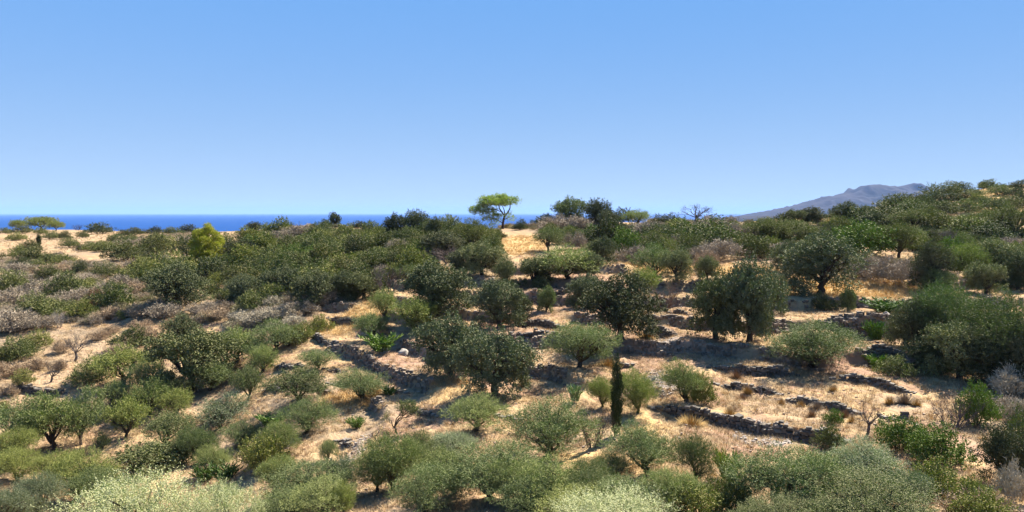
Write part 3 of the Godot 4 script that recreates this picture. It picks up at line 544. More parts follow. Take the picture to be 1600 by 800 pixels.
	["bu", "o", 63.44, -142.48, 5.86, 4.27, "medium-sized olive-brown bush beside the sandy track, mountain side"],
	["bu", "y", 71.04, -104.90, 4.88, 3.47, "large yellow-green bush toward the distant mountain from the tall rough-leaved oak"],
	["bu", "y", 77.50, -117.42, 3.81, 2.70, "small yellow-green bush toward the distant mountain from the tall rough-leaved oak"],
	["bu", "o", 63.39, -157.47, 4.43, 2.43, "medium-sized olive-brown bush beside the sandy track, far-pines side"],
	["bu", "y", 67.74, -124.62, 5.80, 2.96, "medium-sized yellow-green bush just above the tall rough-leaved oak"],
	["bu", "o", 71.28, -114.27, 4.45, 2.52, "medium-sized olive-brown bush toward the distant mountain from the tall rough-leaved oak"],
	["bu", "m", 54.32, -156.07, 4.73, 3.22, "medium-sized mid green bush toward the far pines from the distant mountain's foot"],
	["bu", "m", 70.57, -117.07, 4.18, 2.08, "medium-sized low mid green bush toward the distant mountain from the tall rough-leaved oak"],
	["bu", "y", 67.89, -108.63, 4.82, 2.85, "medium-sized yellow-green bush above the tall rough-leaved oak, toward the distant mountain"],
	["sc", "p", 86.24, -126.74, 4.80, 2.15, "large low purple-grey cushion shrub below the hilltop skyline"],
	["bu", "o", 74.60, -132.04, 4.00, 2.71, "small olive-brown bush above the tall rough-leaved oak"],
	["bu", "m", 98.09, -164.77, 3.74, 2.13, "small mid green bush below the hilltop skyline"],
	["bu", "d", 121.22, -182.33, 3.95, 3.15, "small dark green bush just below the hilltop skyline"],
	["bu", "y", 65.63, -113.58, 4.06, 2.70, "small yellow-green bush just above the tall rough-leaved oak"],
	["bu", "y", 63.08, -131.15, 3.97, 2.69, "small yellow-green bush toward the distant mountain from the sandy track"],
	["bu", "y", 60.54, -157.51, 4.43, 2.84, "medium-sized yellow-green bush just below the distant mountain's foot"],
	["bu", "o", 76.32, -150.16, 3.58, 2.19, "small olive-brown bush beside the tall bright-topped bush, mountain side"],
	["bu", "y", 93.67, -176.66, 3.63, 1.83, "small yellow-green bush toward the distant mountain from the tall bright-topped bush"],
	["sc", "p", 109.65, -179.09, 3.39, 1.70, "small purple-grey cushion shrub below the hilltop skyline"],
	["bu", "o", 63.53, -126.58, 3.84, 2.92, "small olive-brown bush below the tall bright-topped bush, toward the distant mountain"],
	["bu", "y", 100.45, -151.28, 4.42, 2.73, "small yellow-green bush below the hilltop skyline"],
	["bu", "o", 80.97, -133.31, 3.61, 2.28, "small olive-brown bush above the tall rough-leaved oak, toward the distant mountain"],
	["bu", "y", 110.78, -173.32, 3.75, 2.84, "small yellow-green bush below the hilltop skyline, toward the distant mountain"],
	["bu", "d", 132.43, -207.17, 5.16, 2.69, "medium-sized dark green bush just below the hilltop skyline"],
	["bu", "k", 101.36, -198.39, 5.37, 4.12, "medium-sized black-green bush above the tall bright-topped bush"],
	["bu", "m", 131.47, -209.93, 4.54, 2.91, "small mid green bush just below the hilltop skyline"],
	["bu", "k", 142.52, -208.36, 4.74, 3.25, "small black-green bush toward the distant mountain from the hilltop skyline"],
	["bu", "d", 135.67, -204.50, 4.21, 2.66, "small dark green bush toward the distant mountain from the hilltop skyline"],
	["bu", "k", 118.68, -202.86, 4.83, 2.63, "small black-green bush toward the far pines from the hilltop skyline"],
	["bu", "k", 115.15, -205.95, 5.35, 3.92, "medium-sized black-green bush toward the far pines from the hilltop skyline"],
	["bu", "k", 132.97, -217.47, 5.41, 2.64, "medium-sized low black-green bush just below the hilltop skyline"],
	["bu", "k", 149.38, -220.15, 5.48, 3.05, "medium-sized black-green bush toward the distant mountain from the hilltop skyline"],
	["bu", "m", -63.14, -137.37, 8.77, 5.68, "large mid green bush just above the big shaded oak"],
	["bu", "k", -75.33, -172.29, 8.58, 5.86, "large black-green bush beside the bright yellow-green pine, far-pines side"],
	["bu", "m", -69.90, -138.47, 7.49, 4.19, "large mid green bush toward the far pines from the big shaded oak"],
	["bu", "d", -59.79, -129.26, 8.25, 4.77, "large dark green bush just above the big shaded oak"],
	["bu", "d", -86.94, -178.69, 8.12, 5.94, "large dark green bush toward the far pines from the bright yellow-green pine"],
	["sc", "p", -68.41, -147.52, 7.20, 3.59, "large low purple-grey cushion shrub just above the big shaded oak"],
	["bu", "k", -55.11, -134.94, 7.89, 3.95, "large black-green bush just below the bright yellow-green pine"],
	["sc", "p", -77.96, -150.65, 5.10, 2.53, "small low purple-grey cushion shrub above the rust-red bushes"],
	["bu", "k", -71.71, -144.86, 6.58, 4.54, "large black-green bush just above the big shaded oak"],
	["bu", "d", -78.56, -187.99, 7.12, 4.48, "medium-sized dark green bush just above the bright yellow-green pine"],
	["bu", "m", -69.01, -169.62, 5.32, 3.90, "small mid green bush above the big shaded oak"],
	["bu", "d", -53.19, -137.91, 7.16, 3.82, "medium-sized dark green bush just below the bright yellow-green pine"],
	["bu", "d", -84.51, -135.62, 5.87, 3.06, "medium-sized dark green bush just below the far sandy clump"],
	["bu", "d", -60.26, -110.34, 6.09, 4.26, "large dark green bush toward the far pines from the big shaded oak"],
	["bu", "m", -83.81, -123.18, 6.27, 4.35, "large mid green bush below the far sandy clump"],
	["bu", "d", -72.62, -120.24, 6.77, 4.44, "large dark green bush toward the far pines from the rust-red bushes"],
	["bu", "m", -68.15, -106.67, 6.46, 3.81, "large mid green bush above the glossy green bush"],
]
const KINDS = {
	"ol": ["olive_tree", "olive tree", "olive trees on the terraced slope"],
	"ok": ["oak_tree", "oak tree", "dark oaks on the slope"],
	"bu": ["maquis_bush", "bush", "maquis bushes on the hillside"],
	"sc": ["cushion_shrub", "shrub", "dry cushion shrubs on the hillside"],
	"bare": ["bare_shrub", "dead shrub", "leafless dead shrubs on the slope"],
	"frond": ["spiky_shrub", "spiky shrub", "spiky green shrubs on the terraces"],
	"tus": ["grass_tussock", "grass tussock", "dry grass tussocks on the terraces"],
	"farpine": ["pine_tree", "pine tree", "far pines on the sandy crest"],
	"ypine": ["pine_tree", "pine tree", ""],
	"lonepine": ["umbrella_pine", "pine tree", ""],
	"cypress": ["cypress_tree", "cypress tree", "cypresses on the slopes"],
	"deadtree": ["dead_tree", "dead tree", "bare dead trees"],
	"leaner": ["dead_tree", "dead tree", ""],
	"leanol": ["olive_tree", "olive tree", ""],
	"sapling": ["sapling", "sapling", "saplings"],
	"pale": ["olive_tree", "olive tree", "pale olives along the bottom"],
	"rock": ["boulder", "boulder", "pale boulders on the terraces"],
}
const SLOPE = [
	{"bearing": -0.9091, "line": [Vector2(0.0, -12.93), Vector2(10.0, -13.63), Vector2(25.2, -14.43), Vector2(42.0, -18.63), Vector2(56.0, -20.69), Vector2(64.4, -20.79), Vector2(74.2, -19.97), Vector2(86.8, -18.36), Vector2(105.0, -16.38), Vector2(128.8, -14.45), Vector2(168.0, -12.69), Vector2(231.0, -11.43), Vector2(322.0, -10.90), Vector2(420.0, -12.04), Vector2(560.0, -17.99), Vector2(840.0, -51.59), Vector2(1344.0, -129.99), Vector2(1792.0, -100.00), Vector2(2352.0, -150.00)]},
	{"bearing": -0.6061, "line": [Vector2(0.0, -12.93), Vector2(10.0, -13.63), Vector2(25.2, -14.43), Vector2(42.0, -18.63), Vector2(56.0, -20.59), Vector2(64.4, -20.61), Vector2(74.2, -19.45), Vector2(86.8, -17.59), Vector2(105.0, -15.27), Vector2(128.8, -13.10), Vector2(168.0, -10.94), Vector2(231.0, -9.42), Vector2(322.0, -8.67), Vector2(420.0, -9.49), Vector2(560.0, -15.08), Vector2(840.0, -48.68), Vector2(1344.0, -127.08), Vector2(1792.0, -100.00), Vector2(2352.0, -150.00)]},
	{"bearing": -0.4329, "line": [Vector2(0.0, -12.58), Vector2(10.0, -13.28), Vector2(25.2, -14.08), Vector2(42.0, -17.91), Vector2(54.6, -19.58), Vector2(63.0, -19.77), Vector2(72.8, -18.82), Vector2(85.4, -16.93), Vector2(100.8, -14.66), Vector2(123.2, -13.07), Vector2(156.8, -11.16), Vector2(203.0, -9.16), Vector2(259.0, -8.32), Vector2(322.0, -8.39), Vector2(420.0, -12.04), Vector2(630.0, -37.24), Vector2(1008.0, -96.04), Vector2(1344.0, -100.00), Vector2(1764.0, -150.00)]},
	{"bearing": -0.2597, "line": [Vector2(0.0, -11.89), Vector2(10.0, -12.59), Vector2(25.2, -13.39), Vector2(35.7, -14.74), Vector2(44.1, -15.82), Vector2(51.8, -16.26), Vector2(59.5, -16.02), Vector2(66.5, -15.54), Vector2(74.9, -14.85), Vector2(84.7, -13.81), Vector2(96.6, -12.36), Vector2(113.4, -10.54), Vector2(141.4, -8.22), Vector2(186.2, -6.63), Vector2(238.0, -4.35), Vector2(266.0, -4.40), Vector2(364.0, -9.17), Vector2(546.0, -31.01), Vector2(873.6, -81.97), Vector2(1164.8, -100.00), Vector2(1528.8, -150.00)]},
	{"bearing": 0.0000, "line": [Vector2(0.0, -10.49), Vector2(10.0, -11.19), Vector2(23.8, -11.99), Vector2(32.2, -13.29), Vector2(39.2, -14.06), Vector2(45.5, -14.28), Vector2(52.5, -14.13), Vector2(58.8, -13.74), Vector2(65.8, -13.05), Vector2(73.5, -11.98), Vector2(83.3, -10.66), Vector2(95.2, -8.85), Vector2(109.2, -7.30), Vector2(128.8, -5.81), Vector2(154.0, -4.28), Vector2(170.8, -3.71), Vector2(210.0, -5.29), Vector2(280.0, -10.21), Vector2(420.0, -27.01), Vector2(672.0, -66.21), Vector2(896.0, -100.00), Vector2(1176.0, -150.00)]},
	{"bearing": 0.1126, "line": [Vector2(0.0, -10.14), Vector2(10.0, -10.84), Vector2(23.1, -11.64), Vector2(31.2, -12.89), Vector2(38.1, -13.66), Vector2(44.2, -13.88), Vector2(51.5, -13.87), Vector2(57.7, -13.48), Vector2(64.7, -12.82), Vector2(72.2, -11.78), Vector2(82.2, -10.51), Vector2(94.2, -8.76), Vector2(108.5, -7.25), Vector2(128.1, -5.78), Vector2(156.8, -3.95), Vector2(182.0, -2.38), Vector2(203.0, -2.66), Vector2(266.0, -6.24), Vector2(399.0, -22.20), Vector2(638.4, -59.44), Vector2(851.2, -100.00), Vector2(1117.2, -150.00)]},
	{"bearing": 0.2597, "line": [Vector2(0.0, -9.78), Vector2(10.0, -10.48), Vector2(22.4, -11.28), Vector2(29.4, -12.14), Vector2(36.4, -13.06), Vector2(42.7, -13.40), Vector2(50.4, -13.57), Vector2(56.7, -13.25), Vector2(63.7, -12.63), Vector2(71.4, -11.64), Vector2(81.2, -10.39), Vector2(93.8, -8.72), Vector2(109.2, -7.30), Vector2(128.8, -5.81), Vector2(156.8, -4.22), Vector2(189.0, -2.80), Vector2(210.0, -2.93), Vector2(266.0, -6.24), Vector2(399.0, -22.20), Vector2(638.4, -59.44), Vector2(851.2, -100.00), Vector2(1117.2, -150.00)]},
	{"bearing": 0.4242, "line": [Vector2(0.0, -9.43), Vector2(10.0, -10.13), Vector2(21.7, -10.93), Vector2(28.7, -11.85), Vector2(35.7, -12.80), Vector2(42.0, -13.18), Vector2(49.0, -13.19), Vector2(55.3, -12.92), Vector2(61.6, -12.21), Vector2(70.0, -11.41), Vector2(80.5, -10.30), Vector2(93.8, -8.72), Vector2(109.9, -7.35), Vector2(130.2, -5.88), Vector2(159.6, -4.02), Vector2(198.8, -1.92), Vector2(224.0, -1.38), Vector2(280.0, -3.67), Vector2(420.0, -20.47), Vector2(672.0, -59.67), Vector2(896.0, -100.00), Vector2(1176.0, -150.00)]},
	{"bearing": 0.5541, "line": [Vector2(0.0, -9.43), Vector2(10.0, -10.13), Vector2(21.7, -10.93), Vector2(28.0, -11.56), Vector2(35.0, -12.55), Vector2(41.3, -12.96), Vector2(48.3, -13.00), Vector2(54.6, -12.76), Vector2(61.6, -12.21), Vector2(70.0, -11.41), Vector2(80.5, -10.30), Vector2(93.8, -8.72), Vector2(110.6, -7.39), Vector2(130.2, -5.88), Vector2(156.8, -3.68), Vector2(198.8, 0.14), Vector2(235.2, 4.63), Vector2(252.0, 5.39), Vector2(336.0, 0.82), Vector2(504.0, -19.34), Vector2(806.4, -66.38), Vector2(1075.2, -100.00), Vector2(1411.2, -150.00)]},
	{"bearing": 0.6926, "line": [Vector2(0.0, -9.43), Vector2(10.0, -10.13), Vector2(21.7, -10.93), Vector2(28.0, -11.56), Vector2(35.0, -12.55), Vector2(41.3, -12.96), Vector2(48.3, -13.00), Vector2(53.9, -12.59), Vector2(60.9, -12.07), Vector2(70.0, -11.41), Vector2(81.2, -10.39), Vector2(95.2, -8.85), Vector2(110.6, -7.39), Vector2(128.8, -5.81), Vector2(156.8, -3.41), Vector2(196.0, 1.16), Vector2(231.0, 6.54), Vector2(266.0, 10.27), Vector2(287.0, 10.59), Vector2(364.0, 4.03), Vector2(546.0, -17.81), Vector2(873.6, -68.77), Vector2(1164.8, -100.00), Vector2(1528.8, -150.00)]},
	{"bearing": 0.9524, "line": [Vector2(0.0, -9.43), Vector2(10.0, -10.13), Vector2(21.7, -10.93), Vector2(28.0, -11.56), Vector2(35.0, -12.55), Vector2(41.3, -12.96), Vector2(48.3, -13.00), Vector2(53.9, -12.59), Vector2(60.9, -12.07), Vector2(70.0, -11.41), Vector2(81.2, -10.39), Vector2(95.2, -8.85), Vector2(110.6, -7.39), Vector2(128.8, -5.81), Vector2(156.8, -2.59), Vector2(196.0, 3.01), Vector2(231.0, 9.51), Vector2(266.0, 14.83), Vector2(294.0, 15.89), Vector2(364.0, 10.30), Vector2(546.0, -11.54), Vector2(873.6, -62.50), Vector2(1164.8, -100.00), Vector2(1528.8, -150.00)]},
]
const WALLS = [
	{"height": 1.00, "label": "low dark dry-stone wall behind the slender twin-trunk olive", "line": [Vector2(-22.65, -90.53), Vector2(-20.20, -89.13), Vector2(-18.33, -88.35), Vector2(-17.24, -88.29)]},
	{"height": 0.70, "label": "ragged stone wall end curving down beside the twin-trunk olive", "line": [Vector2(-22.82, -83.81), Vector2(-21.09, -81.32), Vector2(-19.12, -78.73), Vector2(-17.99, -78.00)]},
	{"height": 0.58, "label": "short low stone wall beside the light olive", "line": [Vector2(-24.86, -76.82), Vector2(-22.56, -74.10), Vector2(-20.33, -72.15)]},
	{"height": 0.43, "label": "broken stone line just beyond the light olive", "line": [Vector2(-18.18, -71.15), Vector2(-16.76, -70.93), Vector2(-15.72, -70.43)]},
	{"height": 0.60, "label": "short dark stone wall below the dark olive", "line": [Vector2(-24.08, -70.82), Vector2(-22.46, -69.27), Vector2(-20.70, -67.48)]},
	{"height": 0.51, "label": "stub of stone wall beside the spreading open olive", "line": [Vector2(-16.32, -65.34), Vector2(-15.17, -65.31), Vector2(-14.16, -65.17)]},
	{"height": 0.48, "label": "broken stone line above the shaded slope of the paired oaks", "line": [Vector2(-10.63, -63.15), Vector2(-9.60, -62.22), Vector2(-8.59, -61.28)]},
	{"height": 0.79, "label": "dark stone wall on the stepped terraces by the rough oak", "line": [Vector2(0.20, -77.63), Vector2(2.01, -76.98), Vector2(3.84, -75.91), Vector2(5.39, -75.33)]},
	{"height": 0.68, "label": "lower dark stone wall on the stepped terraces by the rough oak", "line": [Vector2(-0.13, -72.04), Vector2(1.56, -71.72), Vector2(3.13, -71.83), Vector2(4.26, -71.78)]},
	{"height": 0.57, "label": "highest short wall of the stepped terraces", "line": [Vector2(0.00, -83.30), Vector2(1.59, -82.95), Vector2(3.46, -82.69)]},
	{"height": 0.68, "label": "short dark wall between the massive oak and the tallest oaks", "line": [Vector2(16.31, -79.34), Vector2(17.87, -78.91), Vector2(19.43, -78.54)]},
	{"height": 0.88, "label": "deep dark wall above the grey scree between the oaks", "line": [Vector2(13.73, -73.59), Vector2(14.84, -72.09), Vector2(16.35, -71.50)]},
	{"height": 0.77, "label": "short stone face above the cypress tip", "line": [Vector2(8.67, -63.52), Vector2(9.65, -63.05), Vector2(10.63, -63.28)]},
	{"height": 0.60, "label": "stone corner between the cypress and the dark rounded olive", "line": [Vector2(10.67, -58.57), Vector2(11.20, -58.13), Vector2(11.49, -57.04)]},
	{"height": 0.94, "label": "long shaded wall below the tallest oaks", "line": [Vector2(16.78, -61.49), Vector2(18.61, -60.77), Vector2(20.78, -59.38), Vector2(23.04, -58.49)]},
	{"height": 0.43, "label": "dark stone line beside the dark rounded olive", "line": [Vector2(15.50, -56.17), Vector2(17.01, -55.44), Vector2(18.60, -54.40), Vector2(19.78, -53.08)]},
	{"height": 1.62, "label": "high shaded wall below the golden grass bank", "line": [Vector2(30.36, -71.91), Vector2(33.24, -71.91), Vector2(36.38, -71.91), Vector2(39.64, -71.91)]},
	{"height": 1.07, "label": "shaded wall behind the spiky green shrub", "line": [Vector2(29.25, -61.97), Vector2(31.24, -61.60), Vector2(33.46, -61.22)]},
	{"height": 0.57, "label": "low wall between dome-shaped olive and bright patch", "line": [Vector2(24.75, -56.52), Vector2(26.27, -56.07), Vector2(27.49, -54.86), Vector2(29.07, -52.64)]},
	{"height": 0.56, "label": "long dark wall above the tussock terrace", "line": [Vector2(19.02, -51.88), Vector2(20.42, -50.59), Vector2(21.91, -48.94), Vector2(23.03, -47.50)]},
	{"height": 0.50, "label": "sloping dark wall below the bright patch", "line": [Vector2(23.81, -46.73), Vector2(24.28, -45.15), Vector2(24.23, -42.37)]},
	{"height": 0.80, "label": "longest dark wall running from the cypress to the small bare tree", "line": [Vector2(9.74, -50.91), Vector2(11.82, -49.85), Vector2(13.62, -48.44), Vector2(15.02, -46.20), Vector2(16.19, -43.81), Vector2(17.70, -42.81), Vector2(19.76, -42.36)]},
	{"height": 0.48, "label": "crumbling stone bank between the leaning and the multi-stemmed olives", "line": [Vector2(-7.92, -56.39), Vector2(-6.52, -55.05), Vector2(-5.06, -53.37)]},
	{"height": 0.35, "label": "low stone lip beside the multi-stemmed olive", "line": [Vector2(-0.99, -51.13), Vector2(0.00, -50.74), Vector2(0.89, -50.39)]},
	{"height": 0.39, "label": "dark broken wall at the grey scree", "line": [Vector2(-12.28, -51.66), Vector2(-11.29, -50.51), Vector2(-10.49, -49.62)]},
	{"height": 0.81, "label": "dark bank of stones under the leaning leafless tree", "line": [Vector2(-53.97, -78.96), Vector2(-50.41, -77.71), Vector2(-46.75, -77.28)]},
	{"height": 0.90, "label": "shaded wall below the twin-crowned olive", "line": [Vector2(0.75, -85.99), Vector2(3.77, -86.76), Vector2(7.27, -87.95)]},
]
const PATCHES = [
	["gold", 1.71, -131.78, 4.79, 18.15],
	["gold", 41.14, -89.27, 9.66, 6.47],
	["gold", 104.46, -194.90, 10.12, 16.44],
	["gold", 127.30, -201.82, 10.48, 13.90],
	["gold", 82.71, -195.18, 5.07, 38.20],
	["gold", 33.23, -100.71, 5.23, 6.00],
	["gold", 23.30, -103.22, 8.04, 4.56],
	["gold", 35.77, -91.45, 3.96, 4.38],
	["gold", -17.90, -93.44, 3.24, 5.26],
	["gold", -19.17, -87.96, 3.81, 5.44],
	["pale", -126.53, -197.23, 15.37, 54.06],
	["pale", -179.81, -269.64, 16.34, 68.09],
	["pale", -152.99, -263.66, 13.70, 50.30],
	["pale", -50.89, -91.02, 6.30, 7.19],
	["pale", -46.80, -76.24, 4.62, 4.57],
	["pale", -52.50, -79.91, 4.15, 4.45],
	["pale", -31.87, -74.16, 5.78, 6.17],
	["pale", -25.23, -60.96, 4.75, 8.39],
	["pale", -7.76, -36.56, 3.80, 4.15],
	["pale", 94.91, -224.01, 3.10, 76.36],
	["pale", 19.40, -49.11, 3.40, 4.37],
	["pale", 26.94, -49.52, 2.14, 3.72],
	["pale", 3.88, -63.36, 3.29, 6.49],
	["pink", -5.79, -54.99, 3.33, 5.64],
	["pink", 11.29, -68.05, 3.53, 6.84],
	["pink", 17.42, -66.46, 4.03, 5.05],
	["pink", 7.91, -90.93, 9.45, 14.12],
	["pink", -11.24, -71.44, 3.71, 9.59],
	["pink", 0.00, -78.12, 5.41, 8.36],
	["pink", 28.01, -61.60, 4.80, 6.05],
	["pink", -4.21, -60.13, 3.64, 5.09],
	["pink", 25.00, -39.99, 1.73, 7.81],
	["pink", 13.82, -42.45, 2.21, 6.35],
	["scree", 14.36, -70.01, 1.70, 3.37],
	["scree", -16.68, -83.12, 1.30, 2.56],
	["scree", 15.00, -43.72, 1.51, 2.73],
	["scree", -10.56, -48.95, 0.68, 4.58],
	["scree", 11.98, -56.96, 1.28, 3.60],
	["grey", -87.44, -135.97, 10.60, 14.58],
	["grey", -69.92, -123.67, 9.64, 11.71],
	["grey", -70.26, -108.98, 8.49, 9.85],
	["grey", -57.61, -110.25, 6.68, 9.00],
	["grey", -109.89, -164.46, 8.54, 17.23],
	["grey", -90.17, -148.34, 7.71, 13.08],
	["grey", -31.14, -96.61, 5.52, 6.69],
	["grey", -26.56, -101.76, 5.29, 6.44],
	["grey", -40.90, -104.34, 5.42, 6.26],
	["grey", 11.25, -185.79, 14.48, 28.42],
	["grey", 47.03, -181.21, 14.12, 21.70],
	["grey", 21.14, -121.91, 4.22, 13.29],
	["grey", 50.09, -106.87, 5.55, 11.24],
	["grey", 39.14, -129.04, 6.70, 15.16],
	["grey", 53.59, -99.52, 4.31, 8.18],
	["grey", -64.23, -211.97, 9.18, 21.81],
	["grey", -119.53, -250.95, 13.04, 40.54],
	["green", -28.87, -138.72, 21.62, 27.32],
	["green", -39.87, -191.85, 31.56, 40.43],
	["green", -34.86, -118.02, 9.20, 14.96],
	["green", -63.75, -183.91, 9.55, 39.16],
	["green", -12.29, -141.84, 9.82, 24.03],
	["green", 25.27, -145.88, 15.16, 29.97],
	["green", 41.61, -150.16, 11.70, 22.80],
	["green", 56.33, -154.92, 8.05, 28.89],
	["green", 80.55, -155.09, 24.17, 29.95],
	["green", 107.32, -193.99, 21.83, 31.32],
	["green", 76.27, -117.26, 8.12, 22.24],
	["green", 129.62, -214.39, 22.27, 20.42],
	["green", 94.01, -205.14, 14.21, 32.38],
	["green", -59.92, -130.06, 5.63, 14.49],
	["green", 154.23, -235.17, 16.29, 14.07],
	["gold", 6.53, -40.03, 1.73, 2.71],
	["gold", 3.81, -41.17, 2.14, 2.41],
	["gold", 8.31, -47.27, 2.46, 4.52],
	["gold", -5.11, -58.27, 2.52, 3.57],
	["gold", -13.78, -61.63, 2.67, 3.74],
	["gold", 151.39, -258.00, 24.57, 44.20],
	["gold", 143.10, -218.10, 15.11, 22.23],
]

var taken := {}
var roll := RandomNumberGenerator.new()
var relief := FastNoiseLite.new()
var fine := FastNoiseLite.new()
var blotch := FastNoiseLite.new()
var gaps := FastNoiseLite.new()
var grid := PackedFloat32Array()
var wall_lines := []
const BEARINGS := 141
const STEPS := 320
const SEA_LEVEL := -110.0


# ---------------------------------------------------------------- mesh building
class Cloth:
	var v := PackedVector3Array()
	var c := PackedColorArray()
	var i := PackedInt32Array()

	func leaf(p: Vector3, along: Vector3, across: Vector3, l: float, w: float, col: Color) -> void:
		var n := v.size()
		var m := p + along * (l * 0.45)
		var s := across * (w * 0.5)
		v.append(p)
		v.append(m + s)
		v.append(p + along * l)
		v.append(m - s)
		for k in 4:
			c.append(col)
		i.append_array(PackedInt32Array([n, n + 1, n + 2, n, n + 2, n + 3]))

	func blade(p: Vector3, tip: Vector3, across: Vector3, w: float, col: Color) -> void:
		var n := v.size()
		v.append(p - across * (w * 0.5))
		v.append(p + across * (w * 0.5))
		v.append(tip)
		for k in 3:
			c.append(col)
		i.append_array(PackedInt32Array([n, n + 1, n + 2]))

	func tube(pts: Array, radii: Array, sides: int, col: Color) -> void:
		var n := v.size()
		for k in pts.size():
			var d: Vector3 = (pts[mini(k + 1, pts.size() - 1)] - pts[maxi(k - 1, 0)])
			d = d.normalized() if d.length() > 1e-5 else Vector3.UP
			var a := d.cross(Vector3(0.31, 0.2, 0.93)).normalized()
			var b := d.cross(a)
			for s in sides:
				var t := TAU * s / sides
				v.append(pts[k] + (a * cos(t) + b * sin(t)) * radii[k])
				c.append(col)
		for k in pts.size() - 1:
			for s in sides:
				var p := n + k * sides + s
				var q := n + k * sides + (s + 1) % sides
				i.append_array(PackedInt32Array([p, p + sides, q, q, p + sides, q + sides]))

	func stone(at: Vector3, size: Vector3, turn: float, rng: RandomNumberGenerator, col: Color) -> void:
		var n := v.size()
		var b := Basis(Vector3.UP, turn)
		for k in 8:
			var corner := Vector3(1 if k & 1 else -1, 1 if k & 2 else -1, 1 if k & 4 else -1) * 0.5
			corner *= Vector3(rng.randf_range(0.7, 1.05), rng.randf_range(0.75, 1.05), rng.randf_range(0.7, 1.05))
			v.append(at + b * (corner * size))
			c.append(col)
		for f in [[0, 2, 3, 1], [4, 5, 7, 6], [0, 1, 5, 4], [2, 6, 7, 3], [0, 4, 6, 2], [1, 3, 7, 5]]:
			i.append_array(PackedInt32Array([n + f[0], n + f[1], n + f[2], n + f[0], n + f[2], n + f[3]]))

	func made(m: Material) -> ArrayMesh:
		var a := []
		a.resize(Mesh.ARRAY_MAX)
		a[Mesh.ARRAY_VERTEX] = v
		a[Mesh.ARRAY_COLOR] = c
		a[Mesh.ARRAY_INDEX] = i
		var out := ArrayMesh.new()
		out.add_surface_from_arrays(Mesh.PRIMITIVE_TRIANGLES, a)
		out.surface_set_material(0, m)
		return out


func lin(r: float, g: float, b: float) -> Color:
	return Color(r, g, b).linear_to_srgb()


func matter(color: Color, rough := 0.9, light_through := Color.BLACK, spec := 0.3, share := 0.62) -> StandardMaterial3D:
	var m := StandardMaterial3D.new()
	var l := color.srgb_to_linear() * share
	m.albedo_color = Color(l.r, l.g, l.b).linear_to_srgb()
	m.vertex_color_use_as_albedo = true
	m.roughness = rough
	m.metallic_specular = spec
	m.cull_mode = BaseMaterial3D.CULL_DISABLED
	if light_through != Color.BLACK:
		m.backlight_enabled = true
		m.backlight = light_through
	return m


# ---------------------------------------------------------------- names and tags
func numbered(called: String) -> String:
	if not taken.has(called):
		taken[called] = 0
		return called
	taken[called] += 1
	return "%s_%03d" % [called, taken[called]]


func tag(o: Node, label: String, category: String, group := "", kind := "") -> void:
	if label:
		o.set_meta("label", label)
	if category:
		o.set_meta("category", category)
	if group:
		o.set_meta("group", group)
	if kind:
		o.set_meta("kind", kind)


func put(called: String, mesh: Mesh, parent: Node = self) -> MeshInstance3D:
	var o := MeshInstance3D.new()
	o.name = numbered(called) if parent == self else called
	o.mesh = mesh
	parent.add_child(o, true)
	return o


# ---------------------------------------------------------------- the lie of the land
func along_line(line: Array, d: float) -> float:
	var n := line.size()
	if d <= line[0].x:
		return line[0].y
	if d >= line[n - 1].x:
		return line[n - 1].y
	var k := 0
	while line[k + 1].x < d:
		k += 1
	var len_: float = line[k + 1].x - line[k].x
	var s: float = (d - line[k].x) / len_
	var m0 := lean(line, k)
	var m1 := lean(line, k + 1)
	return line[k].y * (1 + 2 * s) * (1 - s) * (1 - s) + m0 * len_ * s * (1 - s) * (1 - s) + line[k + 1].y * s * s * (3 - 2 * s) + m1 * len_ * s * s * (s - 1)


func lean(line: Array, i: int) -> float:
	var n := line.size()
	if i == 0:
		return 0.0
	if i == n - 1:
		return (line[i].y - line[i - 1].y) / (line[i].x - line[i - 1].x)
	var wa: float = line[i + 1].x - line[i].x
	var wb: float = line[i].x - line[i - 1].x
	return ((line[i].y - line[i - 1].y) / wb * wa + (line[i + 1].y - line[i].y) / wa * wb) / (wa + wb)


func survey() -> void:
	grid.resize(BEARINGS * STEPS)
	for a in BEARINGS:
		var t := -1.5 + 3.0 * a / (BEARINGS - 1)
		var k := 0
		while k < SLOPE.size() - 2 and SLOPE[k + 1].bearing < t:
			k += 1
		var s := clampf((t - SLOPE[k].bearing) / (SLOPE[k + 1].bearing - SLOPE[k].bearing), 0.0, 1.0)
		s = s * s * (3 - 2 * s)
		for j in STEPS:
			var d := 2.0 * pow(1300.0, float(j) / (STEPS - 1))
			grid[a * STEPS + j] = lerpf(along_line(SLOPE[k].line, d), along_line(SLOPE[k + 1].line, d), s)
	for w in WALLS:
		var box := Rect2(w.line[0], Vector2.ZERO)
		var total := 0.0
		for k in w.line.size():
			box = box.expand(w.line[k])
			if k:
				total += w.line[k].distance_to(w.line[k - 1])
		wall_lines.append([box.grow(6.0), w.line, w.height, total])


func lay(x: float, z: float) -> float:
	var d := maxf(-z, 2.0)
	var a := clampf((x / d + 1.5) / 3.0, 0.0, 0.9999) * (BEARINGS - 1)
	var j := clampf(log(d / 2.0) / log(1300.0), 0.0, 0.9999) * (STEPS - 1)
	var a0 := int(a)
	var j0 := int(j)
	var n := a0 * STEPS + j0
	var u := j - j0
	return lerpf(lerpf(grid[n], grid[n + 1], u), lerpf(grid[n + STEPS], grid[n + STEPS + 1], u), a - a0)


